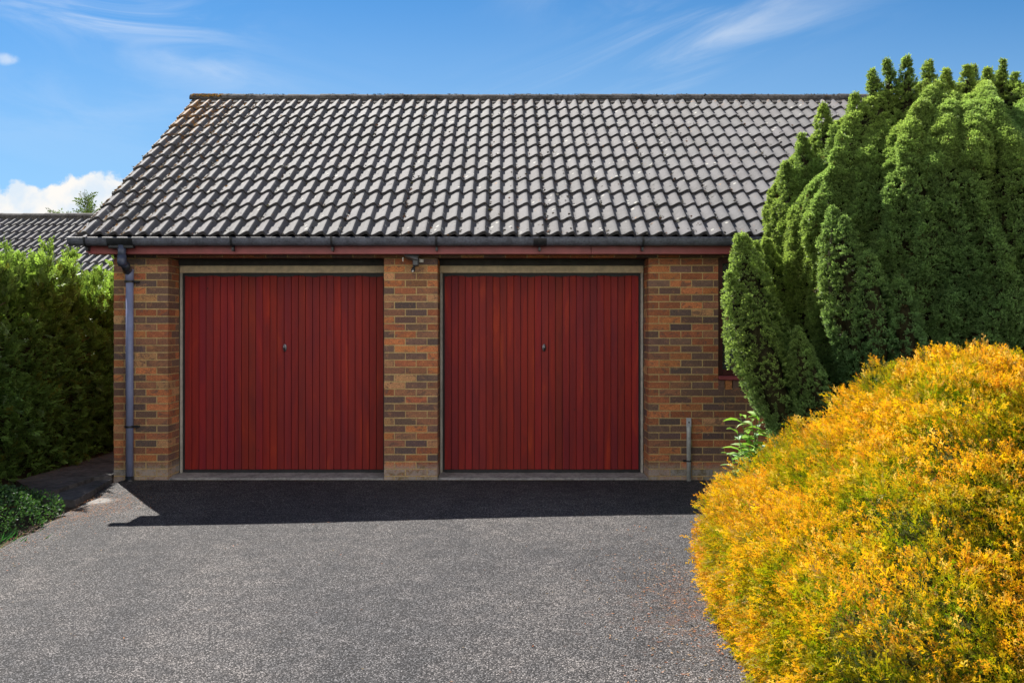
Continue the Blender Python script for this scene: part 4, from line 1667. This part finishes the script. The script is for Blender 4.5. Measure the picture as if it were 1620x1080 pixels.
# profile of the mound, top to foot: height and radius as shares of the full size
PH = np.array([1.0, 0.985, 0.95, 0.88, 0.80, 0.70, 0.585, 0.495, 0.43, 0.34, 0.18, 0.0])
PR = np.array([0.0, 0.11, 0.19, 0.31, 0.42, 0.54, 0.67, 0.775, 0.885, 0.955, 0.99, 0.97])
seg_ = np.sqrt(np.diff(PH * BH) ** 2 + np.diff(PR * BRX) ** 2)
PS = np.concatenate([[0], np.cumsum(seg_)])
PS /= PS[-1]
cnt = 370000
sv = rng.random(cnt)
rho = np.interp(sv, PS, PR)
hz_ = np.interp(sv, PS, PH)
ka = rng.random(cnt) < 0.06 + 0.94 * rho * 0.62
rho, hz_, sv = rho[ka], hz_[ka], sv[ka]
n_ = len(rho)
tht = rng.random(n_) * 2 * np.pi
cam_side = rng.random(n_) < 0.72
tht = np.where(cam_side, np.pi * 0.80 + rng.random(n_) * np.pi * 1.0, tht)       # more on the south (camera) side
pl_ = plan(tht)
LEAN = 0.10                    # the foot swings out a little toward the road
P = np.stack([BX + BRX * rho * pl_ * np.cos(tht), BY + BRY * rho * pl_ * np.sin(tht), BH * hz_], 1)
P[:, 0] += LEAN * (P[:, 1] - BY) * (np.cos(tht) < 0) * rho
dR_ = np.interp(np.clip(sv + 0.02, 0, 1), PS, PR) - np.interp(np.clip(sv - 0.02, 0, 1), PS, PR)
dH_ = (np.interp(np.clip(sv + 0.02, 0, 1), PS, PH) - np.interp(np.clip(sv - 0.02, 0, 1), PS, PH)) * BH / BRX
Nn = np.stack([-dH_ * np.cos(tht) / pl_, -dH_ * np.sin(tht) / pl_, np.maximum(dR_, -0.01)], 1)
Nn /= np.linalg.norm(Nn, axis=1, keepdims=True)
l1 = lump(P, 3.2, 4.0)
l2 = lump(P, 8.0, 1.0)
l3 = lump(P, 19.0, 2.0)
dep = rng.random(n_) ** 1.5 * 0.15
P = P + Nn * (0.030 * l1 + 0.036 * l2 + 0.042 * l3 - dep + 0.02)[:, None]
hol = (lump(P, 13.0, 6.0) + 0.5 * lump(P, 29.0, 2.0) < -0.55) & (dep < 0.09) & (rng.random(n_) < 0.85)
ok = (P[:, 2] > 0.035) & ~hol
P, Nn, dep, l2, l3 = P[ok], Nn[ok], dep[ok], l2[ok], l3[ok]
n_ = len(P)
print('bush sprays', n_)
swl_ = np.stack([lump(P, 9.0, 3.0), lump(P, 9.0, 13.0), lump(P, 9.0, 23.0)], 1)
Z = Nn * 0.85 + np.array([-0.28, -0.1, 0.22]) + swl_ * 0.55 + rng.normal(size=(n_, 3)) * 0.42
kk = rng.random((n_, 1))
shoot = np.clip(1 - dep / 0.10, 0, 1)[:, None]
patch = np.clip(lump(P, 6.5, 9.0) * 1.1 + 0.62 + lump(P, 17.0, 3.0) * 0.8, 0, 1)[:, None]
green = np.array([[0.20, 0.33, 0.010]])
yel = np.array([[0.99, 0.60, 0.012]])
org = np.array([[0.99, 0.36, 0.060]])
pale = np.array([[0.98, 0.62, 0.27]])
tipc = yel * (1 - kk) + org * kk
sel = rng.random(n_) < 0.16
tipc[sel] = pale
gf = np.clip(0.08 + 1.40 * shoot * (0.25 + 0.75 * patch), 0, 1)
gf = np.clip(gf + rng.normal(size=(n_, 1)) * 0.15, 0, 1)
cB = green * (1 - gf) + tipc * gf
cA = green * 0.9 * (1 - gf * 0.6) + yel * 0.6 * gf * 0.6
cB *= rng.uniform(0.8, 1.12, (n_, 1))
bush = empty('golden_bush', (BX, BY, 0))
tag(bush, 'rounded golden yellow and orange conifer bush beside the tarmac, nearest the camera', 'bush')
parts_ = []
kinds = rng.integers(0, 3, n_)
for q in range(3):
    s_el = kinds == q
    v_, f_, t_ = spray_template(4, 0.054, 0.024, 0.0019, 0.22 * (q - 1), seed=q, ang=34 + 5 * q)
    parts_.append(scatter('foliage', v_, f_, t_, P[s_el] - np.array([BX, BY, 0]), Z[s_el], rng.uniform(0.46, 0.70, s_el.sum()) * (1 + 1.3 * rng.random(s_el.sum()) ** 6), cA[s_el], cB[s_el], M['thuja'], bush))
join_meshes(parts_, 'foliage')
# inner mass of twigs
mb = MB()
nr, na = 16, 40
vs = []
for i in range(nr + 1):
    rho_ = float(np.interp(i / nr, PS, PR))
    h_ = float(np.interp(i / nr, PS, PH))
    for k in range(na):
        a = 2 * math.pi * k / na
        f_ = 0.87 + 0.03 * math.sin(5 * a + i) + 0.03 * math.sin(11 * a - i * 2)
        f_ *= float(plan(a))
        yb_ = BRY * rho_ * math.sin(a) * f_
        vs.append((BRX * rho_ * math.cos(a) * f_ + (LEAN * yb_ * rho_ if math.cos(a) < 0 else 0), yb_, max(0.0, BH * h_ * 0.90 - 0.02)))
fs = [(i * na + k, i * na + (k + 1) % na, (i + 1) * na + (k + 1) % na, (i + 1) * na + k) for i in range(nr) for k in range(na)]
mb.add(vs, fs)
mb.build('inner_twigs', simple('olive_twig_mass', (0.055, 0.060, 0.014), 0.95, nscale=60, namt=0.6, bump=0.9, spec=0.1), bush, smooth=True)

# ------------------------------------------------------------------ hedge on the left
hedge = empty('conifer_hedge', (-5.3, 2.0, 0))
tag(hedge, 'feathery green conifer hedge growing along the left side of the brick garage', 'hedge')
HX, HY0, HY1 = -4.93, -4.4, 5.6
ns_ = 19000
yy = HY0 + (HY1 - HY0) * rng.random(ns_) ** 1.1
zz = 0.03 + 2.35 * rng.random(ns_)
top_h = 2.14 + 0.10 * np.sin(yy * 2.1) + 0.08 * np.sin(yy * 5.3 + 1) + 0.10 * np.clip(-yy, -1, 2)
zz = zz * top_h / 2.38
P = np.stack([np.full(ns_, HX), yy, zz], 1)
P[:, 2] *= 1 + 0.12 * np.clip((-P[:, 1] - 0.8) / 1.5, 0, 1)
l1 = lump(P, 1.5, 3.0)
l2 = lump(P, 4.2, 5.0)
l3 = lump(P, 10.0, 5.0)
dep = rng.random(ns_) ** 1.3 * 0.34
lean = -0.16 * (zz / 2.3) ** 2 + 0.10 * np.exp(-((zz - 0.9) / 0.6) ** 2)
front = np.clip((-yy - 1.9) / 1.2, 0, 1)           # swells toward the drive
P[:, 0] = HX + lean + 0.13 * l1 + 0.11 * l2 + 0.05 * l3 - dep + 0.55 * front
Nn = np.tile(np.array([[1.0, -0.25, 0.15]]), (ns_, 1))
# top surface
nt_ = 8000
yt = HY0 + (HY1 - HY0) * rng.random(nt_)
xt = HX + 0.5 * np.clip((-yt - 1.9) / 1.2, 0, 1) - 1.25 * rng.random(nt_)
tb = 2.14 + 0.10 * np.sin(yt * 2.1) + 0.08 * np.sin(yt * 5.3 + 1) + 0.10 * np.clip(-yt, -1, 2)
Pt = np.stack([xt, yt, tb], 1)
Pt[:, 2] += 0.26 * np.clip((-yt - 0.8) / 1.5, 0, 1) + 0.14 * lump(Pt, 2.6, 1.0) + 0.10 * lump(Pt, 7.0, 2.0) - rng.random(nt_) ** 1.5 * 0.25
Nt = np.tile(np.array([[0.2, -0.1, 1.0]]), (nt_, 1))
# leading shoots above the top: thin spires
Pl, Nl = [], []
for i in range(110):
    y0 = random.uniform(HY0, HY1)
    x0_ = HX - random.uniform(-0.05, 0.9)
    ht = random.uniform(0.06, 0.20) if random.random() < 0.6 else random.uniform(0.2, 0.46)
    x0_ += 0.5 * max(0, min(1, (-y0 - 1.9) / 1.2))
    zb = 0.26 * max(0, min(1, (-y0 - 0.8) / 1.5)) + 2.05 + 0.10 * math.sin(y0 * 2.1) + 0.08 * math.sin(y0 * 5.3 + 1) + 0.10 * max(-1, min(2, -y0))
    m_ = int(30 + 80 * ht)
    t = rng.random(m_)
    rr = 0.085 * (1 - t) + 0.012
    a = rng.random(m_) * 2 * np.pi
    Pl.append(np.stack([x0_ + rr * np.cos(a) + 0.05 * t, y0 + rr * np.sin(a), zb - 0.15 + (ht + 0.2) * t], 1))
    Nl.append(np.stack([np.cos(a) * 0.7, np.sin(a) * 0.7, np.full(m_, 0.9)], 1))
# end of the hedge facing the drive
ne_ = 5000
xe = HX + 0.35 - 1.4 * rng.random(ne_)
ze = 0.05 + 2.3 * rng.random(ne_)
Pe = np.stack([xe, np.full(ne_, HY0), ze], 1)
Pe[:, 1] += -0.12 * lump(Pe, 2.0, 3.3) - 0.1 * lump(Pe, 5.0, 1.1) + 0.2 * rng.random(ne_)
Ne = np.tile(np.array([[0.2, -1.0, 0.2]]), (ne_, 1))
Pa = np.concatenate([P, Pt] + Pl + [Pe])
Na = np.concatenate([Nn, Nt] + Nl + [Ne])
n_ = len(Pa)
# leave irregular holes
hole = (lump(Pa, 6.5, 8.0) < -0.50) & (rng.random(n_) < 0.8)
Pa, Na = Pa[~hole], Na[~hole]
n_ = len(Pa)
print('hedge sprays', n_)
Z = Na + np.array([0.0, -0.35, -0.05]) + rng.normal(size=(n_, 3)) * 0.60
hi_ = np.clip((Pa[:, 2:3] - 1.2) / 0.9, 0, 1)
Z[:, 2] += (hi_[:, 0] * 0.7 - 0.12)
kk = rng.random((n_, 1))
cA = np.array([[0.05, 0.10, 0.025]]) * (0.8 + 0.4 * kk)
cB = np.array([[0.20, 0.34, 0.085]]) * (1 - hi_) + np.array([[0.40, 0.55, 0.12]]) * hi_  # paler toward the top, the sunlight there painted into the colour
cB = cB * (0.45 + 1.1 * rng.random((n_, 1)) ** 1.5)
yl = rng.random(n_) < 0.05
cB[yl] = (0.20, 0.20, 0.03)
flatn = np.cross(Z, np.array([0, 0, 1.0]) + rng.normal(size=(n_, 3)) * 0.35)
parts_ = []
kinds = rng.integers(0, 3, n_)
for q in range(3):
    s_el = kinds == q
    v_, f_, t_ = spray_template(7, 0.135, 0.070, 0.0062, 0.25 + 0.15 * q, seed=10 + q, ang=44)
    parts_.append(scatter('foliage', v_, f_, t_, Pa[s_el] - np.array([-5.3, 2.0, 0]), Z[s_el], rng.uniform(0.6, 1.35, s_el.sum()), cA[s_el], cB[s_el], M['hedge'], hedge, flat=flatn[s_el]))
join_meshes(parts_, 'foliage')
rr_ = random.Random(3)
for i in range(13):
    mb = MB()
    y0 = -5.2 + 0.72 * i + rr_.uniform(-.1, .1) - 0.0
    bx_ = -0.10 + rr_.uniform(-.1, .1)
    mb.tube([(bx_, y0, -0.1), (bx_ + rr_.uniform(-.05, .05), y0, 1.0), (bx_ + rr_.uniform(-.1, .1), y0 + rr_.uniform(-.1, .1), 2.25)], [0.045, 0.035, 0.012], 10)
    for j in range(22):
        z0 = 0.15 + 2.0 * j / 22
        a = rr_.uniform(0, 6.28)
        ln = rr_.uniform(0.3, 0.6)
        mb.tube([(bx_, y0, z0), (bx_ + ln * 0.5 * math.cos(a), y0 + ln * 0.5 * math.sin(a), z0 + 0.08), (bx_ + ln * math.cos(a), y0 + ln * math.sin(a), z0 + 0.22)], [0.012, 0.008, 0.003], 5)
    mb.build('trunk', M['bark'], hedge, smooth=True)
# the dense heart of the hedge, uneven twigs with the inner shade put into their dark colour
mb = MB()
gyN, gzN = 44, 12
for sx, xo in ((1, 0.02), (-1, -0.75)):
    vs = []
    for j in range(gzN + 1):
        for i in range(gyN + 1):
            y = HY0 + 0.25 + (HY1 - HY0 - 0.5) * i / gyN
            z = 1.92 * j / gzN
            q = np.array([[0.0, y, z]])
            vs.append((xo + 0.10 * float(lump(q, 2.0, 1.0)[0]) - sx * 0.30 * (j / gzN) ** 3, y - 2.0, z))
    b0 = len(mb.v)
    fs = []
    for j in range(gzN):
        for i in range(gyN):
            a_ = j * (gyN + 1) + i
            fs.append((a_, a_ + 1, a_ + gyN + 2, a_ + gyN + 1) if sx > 0 else (a_, a_ + gyN + 1, a_ + gyN + 2, a_ + 1))
    mb.add(vs, fs)
nvh = (gyN + 1) * (gzN + 1)
fs = [(gzN * (gyN + 1) + i, gzN * (gyN + 1) + i + 1, nvh + gzN * (gyN + 1) + i + 1, nvh + gzN * (gyN + 1) + i) for i in range(gyN)]
mb.f += fs
mb.m += [0] * len(fs)
mb.build('inner_twigs', M['shadow'], hedge, smooth=True)


# ------------------------------------------------------------------ low ground cover shrub, bottom left
def leaf_template(L, wd, curl=0.15):
    v_, f_, t_ = [], [], []
    prof_ = [(0, 0.08), (0.3, 0.8), (0.6, 1.0), (0.85, 0.55), (1.0, 0.03)]
    for s in (-1, 1):
        b = len(v_)
        for h, w in prof_:
            v_.append(np.array([0, -curl * L * h * h, L * h]))
            v_.append(np.array([s * wd * w, -curl * L * h * h + wd * 0.3 * w, L * h]))
            t_ += [0.35 + 0.4 * h, 0.6 + 0.4 * h]
        for i in range(len(prof_) - 1):
            q = b + 2 * i
            f_.append((q, q + 1, q + 3, q + 2))
    return v_, f_, t_


shrub = empty('low_shrub', (-4.25, -2.1, 0))
tag(shrub, 'low spreading shrub of small dark green leaves at the foot of the hedge', 'shrub')
n_ = 9000
a = rng.random(n_) * 2 * np.pi
rr = np.sqrt(rng.random(n_))
lx, ly = rr * np.cos(a), rr * np.sin(a)
hh = 0.27 * np.sqrt(np.clip(1 - rr ** 2, 0, 1)) + 0.03
P = np.stack([lx * 0.58, ly * 0.85, hh], 1)
l1 = lump(P, 6.0, 2.0)
P[:, 2] = np.clip(P[:, 2] + 0.10 * l1 - 0.08 * rng.random(n_) ** 1.5, 0.01, 1)
P[:, :2] *= (1 + 0.20 * lump(P, 7.0, 4.0))[:, None]
Z = np.stack([lx, ly, np.full(n_, 0.7)], 1) + rng.normal(size=(n_, 3)) * 0.6
kk = rng.random((n_, 1))
cB = np.array([[0.035, 0.095, 0.050]]) * (1 - kk) + np.array([[0.11, 0.20, 0.060]]) * kk
v_, f_, t_ = leaf_template(0.024, 0.0075)
scatter('foliage', v_, f_, t_, P, Z, rng.uniform(0.6, 1.3, n_), cB * 0.6, cB, M['leaf'], shrub)
mb = MB()
for i in range(38):
    a_ = rr_.uniform(0, 6.28)
    q = rr_.uniform(0.4, 0.95)
    mb.tube([(0, 0, -0.03), (0.58 * q * 0.5 * math.cos(a_), 0.85 * q * 0.5 * math.sin(a_), 0.14), (0.58 * q * math.cos(a_), 0.85 * q * math.sin(a_), 0.10 + rr_.uniform(0, .12))], [0.006, 0.004, 0.002], 5)
mb.build('stems', M['bark'], shrub)
shrub.location = (-4.30, -2.05, gz(-4.3, -2.05) - 0.02)

# bright grassy tuft near the left edge of the drive
v_, f_, t_ = [], [], []
blade(v_, f_, t_, (0, 0, 0), (0, 0, 0.13), 0.0035, (1, 0, 0), 0, 1)
n_ = 500
P = rng.normal(size=(n_, 3)) * np.array([0.17, 0.14, 0])
Z = np.stack([P[:, 0] * 3, P[:, 1] * 3, np.full(n_, 0.8)], 1) + rng.normal(size=(n_, 3)) * 0.35
cB = np.array([[0.05, 0.19, 0.05]]) * rng.uniform(0.7, 1.4, (n_, 1))
tuft = scatter('grass_tuft', v_, f_, t_, P, Z, rng.uniform(0.5, 1.1, n_), cB * 0.6, cB, M['leaf'])
tag(tuft, 'small bright green grassy tuft beside the drive below the low shrub', 'grass tuft', kind='stuff')
tuft.location = (-4.02, -2.62, gz(-4, -2.6) - 0.03)

# ------------------------------------------------------------------ broad-leaved plant by the yew
plant = empty('broad_leaved_plant', (2.42, -0.85, 0))
tag(plant, 'bright green plant with broad pointed leaves growing below the yew against the wall', 'plant')
P, Z, FL = [], [], []
mb = MB()
for i in range(24):
    a = i * 2.4
    bx, by = 0.16 * math.cos(a) * (i % 3) / 2, 0.08 * math.sin(a)
    ln = rr_.uniform(0.32, 0.66)
    lx_, ly_ = rr_.uniform(-0.20, 0.10), rr_.uniform(-0.14, 0.05)
    pts = [(bx, by, -0.03), (bx + lx_ * 0.4, by + ly_ * 0.4, ln * 0.55), (bx + lx_, by + ly_, ln)]
    mb.tube(pts, [0.007, 0.005, 0.003], 6)
    for j in range(11):
        t = 0.22 + 0.78 * j / 10
        if t < 0.5:
            q = [pts[0][k] + (pts[1][k] - pts[0][k]) * t * 2 for k in range(3)]
        else:
            q = [pts[1][k] + (pts[2][k] - pts[1][k]) * (t * 2 - 1) for k in range(3)]
        an = j * 2.4 + i
        P.append(q)
        Z.append((math.cos(an), math.sin(an), 0.15 + 0.5 * t + rr_.uniform(-.3, .2)))
        FL.append((-math.sin(an), math.cos(an), rr_.uniform(-.4, .4)))
P, Z, FL = np.array(P), np.array(Z), np.array(FL)
n_ = len(P)
cB = np.array([[0.36, 0.58, 0.10]]) * rng.uniform(0.65, 1.2, (n_, 1))
cB[rng.random(n_) < 0.25] = (0.45, 0.60, 0.42)
v_, f_, t_ = leaf_template(0.135, 0.027, 0.45)
scatter('leaf_mass', v_, f_, t_, P, Z, rng.uniform(0.65, 1.25, n_), cB * 0.8, cB, M['leaf'], plant, flat=FL)
mb.build('stems', simple('green_stem', (0.10, 0.17, 0.04), 0.6), plant, smooth=True)
plant.location = (2.13, -1.98, gz(2.1, -1.95) - 0.02)
plant.scale = (0.95, 0.95, 1.25)

# ------------------------------------------------------------------ far tree behind the neighbour's roof
ash = empty('ash_tree', (-14.6, 22, 0))
tag(ash, 'sparse leafy tree top showing above the neighbouring roof ridge', 'tree')
mb = MB()
mb.tube([(0, 0, -0.1), (0.05, 0, 1.6), (0, 0.1, 3.6), (0.05, 0.0, 5.2)], [0.16, 0.13, 0.08, 0.03], 12)
ends = []
for i in range(46):
    z0 = rr_.uniform(2.2, 5.0)
    a = rr_.uniform(0, 6.28)
    ln = rr_.uniform(0.7, 1.5) * (1.15 - 0.1 * z0)
    e = Vector((ln * math.cos(a), ln * math.sin(a), z0 + ln * rr_.uniform(0.5, 1.1)))
    e.z = min(e.z, 6.05)
    b0 = Vector((0.03, 0.05, z0))
    mid = b0 * 0.5 + e * 0.5 + Vector((0, 0, -0.08))
    mb.tube([b0, mid, e], [0.028, 0.016, 0.006], 6)
    for j in range(9):
        t = 0.35 + 0.65 * j / 8
        p = b0 * (1 - t) ** 2 + mid * 2 * t * (1 - t) + e * t * t
        ends.append((p, (e - b0).normalized()))
mb.build('trunk', M['bark'], ash, smooth=True)
v_, f_, t_ = [], [], []
for k in range(11):
    h = 0.06 + 0.30 * (k // 2) / 5
    sgn = 1 if k % 2 else -1
    if k == 10:
        blade(v_, f_, t_, (0, 0, 0.36), (0, 0, 0.47), 0.022, (1, 0, 0), 0.3, 1)
    else:
        blade(v_, f_, t_, (0, 0, h), (sgn * 0.10, 0.01, h + 0.045), 0.020, (0.4, 0, -0.9 * sgn), 0.3, 1)
P, Z = [], []
for p, d in ends:
    for q in range(8):
        P.append(tuple(p + Vector((rr_.uniform(-.12, .12), rr_.uniform(-.12, .12), rr_.uniform(-.1, .12)))))
        Z.append((d.x + rr_.uniform(-.9, .9), d.y + rr_.uniform(-.9, .9), 0.35 + rr_.uniform(-.6, .6)))
P, Z = np.array(P), np.array(Z)
cB = np.array([[0.15, 0.20, 0.03]]) * rng.uniform(0.5, 1.4, (len(P), 1))
scatter('crown', v_, f_, t_, P, Z, rng.uniform(0.6, 1.0, len(P)), cB * 0.7, cB, M['leaf'], ash)
ash.location = (wx(131, 27), 17.4, -0.38)

# ------------------------------------------------------------------ loose litter on the ground
v_, f_, t_ = [], [], []
blade(v_, f_, t_, (0, 0, 0), (0, 0, 0.02), 0.0035, (1, 0, 0), 0, 1)
P = []
for i in range(4600):
    q = rr_.random()
    if q < 0.42:
        x, y = (rr_.gauss(-3.55, 0.20), rr_.gauss(-1.25, 0.38)) if rr_.random() < 0.6 else (interp(Lp, -2.4) + abs(rr_.gauss(0, 0.22)), rr_.uniform(-3.6, -1.4))
    elif q < 0.62:
        y = rr_.uniform(-1.0, 4)
        x = -4.80 + abs(rr_.gauss(0, 0.16))
    elif q < 0.70:
        x, y = rr_.uniform(-3.9, 2.2), -0.02 - abs(rr_.gauss(0, 0.05))
    elif q < 0.90:
        x, y = 1.15 - abs(rr_.gauss(0, 0.28)), rr_.gauss(-4.6, 0.75)
    else:
        x, y = rr_.uniform(-3.5, 1.5), rr_.uniform(-7.0, -0.2)
        if rr_.random() < 0.55:
            continue
    z = gz(x, y) + 0.006
    if x < -4.05 and y > -1.1:
        z = 0.055
    elif x < interp(Lp, y):
        z -= 0.02
    P.append((x, y, z))
P = np.array(P)
n_ = len(P)
Z = rng.normal(size=(n_, 3)) * np.array([1, 1, 0.10])
pal = np.array([(0.36, 0.12, 0.045), (0.42, 0.17, 0.06), (0.16, 0.075, 0.04), (0.42, 0.26, 0.14), (0.20, 0.14, 0.06)])
cB = pal[rng.integers(0, 5, n_)] * rng.uniform(0.6, 1.2, (n_, 1))
FL = np.cross(Z, np.tile(np.array([[0, 0, 1.0]]), (n_, 1)))
lt = scatter('leaf_litter', v_, f_, t_, P, Z, rng.uniform(0.4, 1.2, n_), cB, cB, M['litter'], flat=FL)
tag(lt, 'dry brown needles and leaf litter scattered on the drive edges', 'litter', kind='stuff')
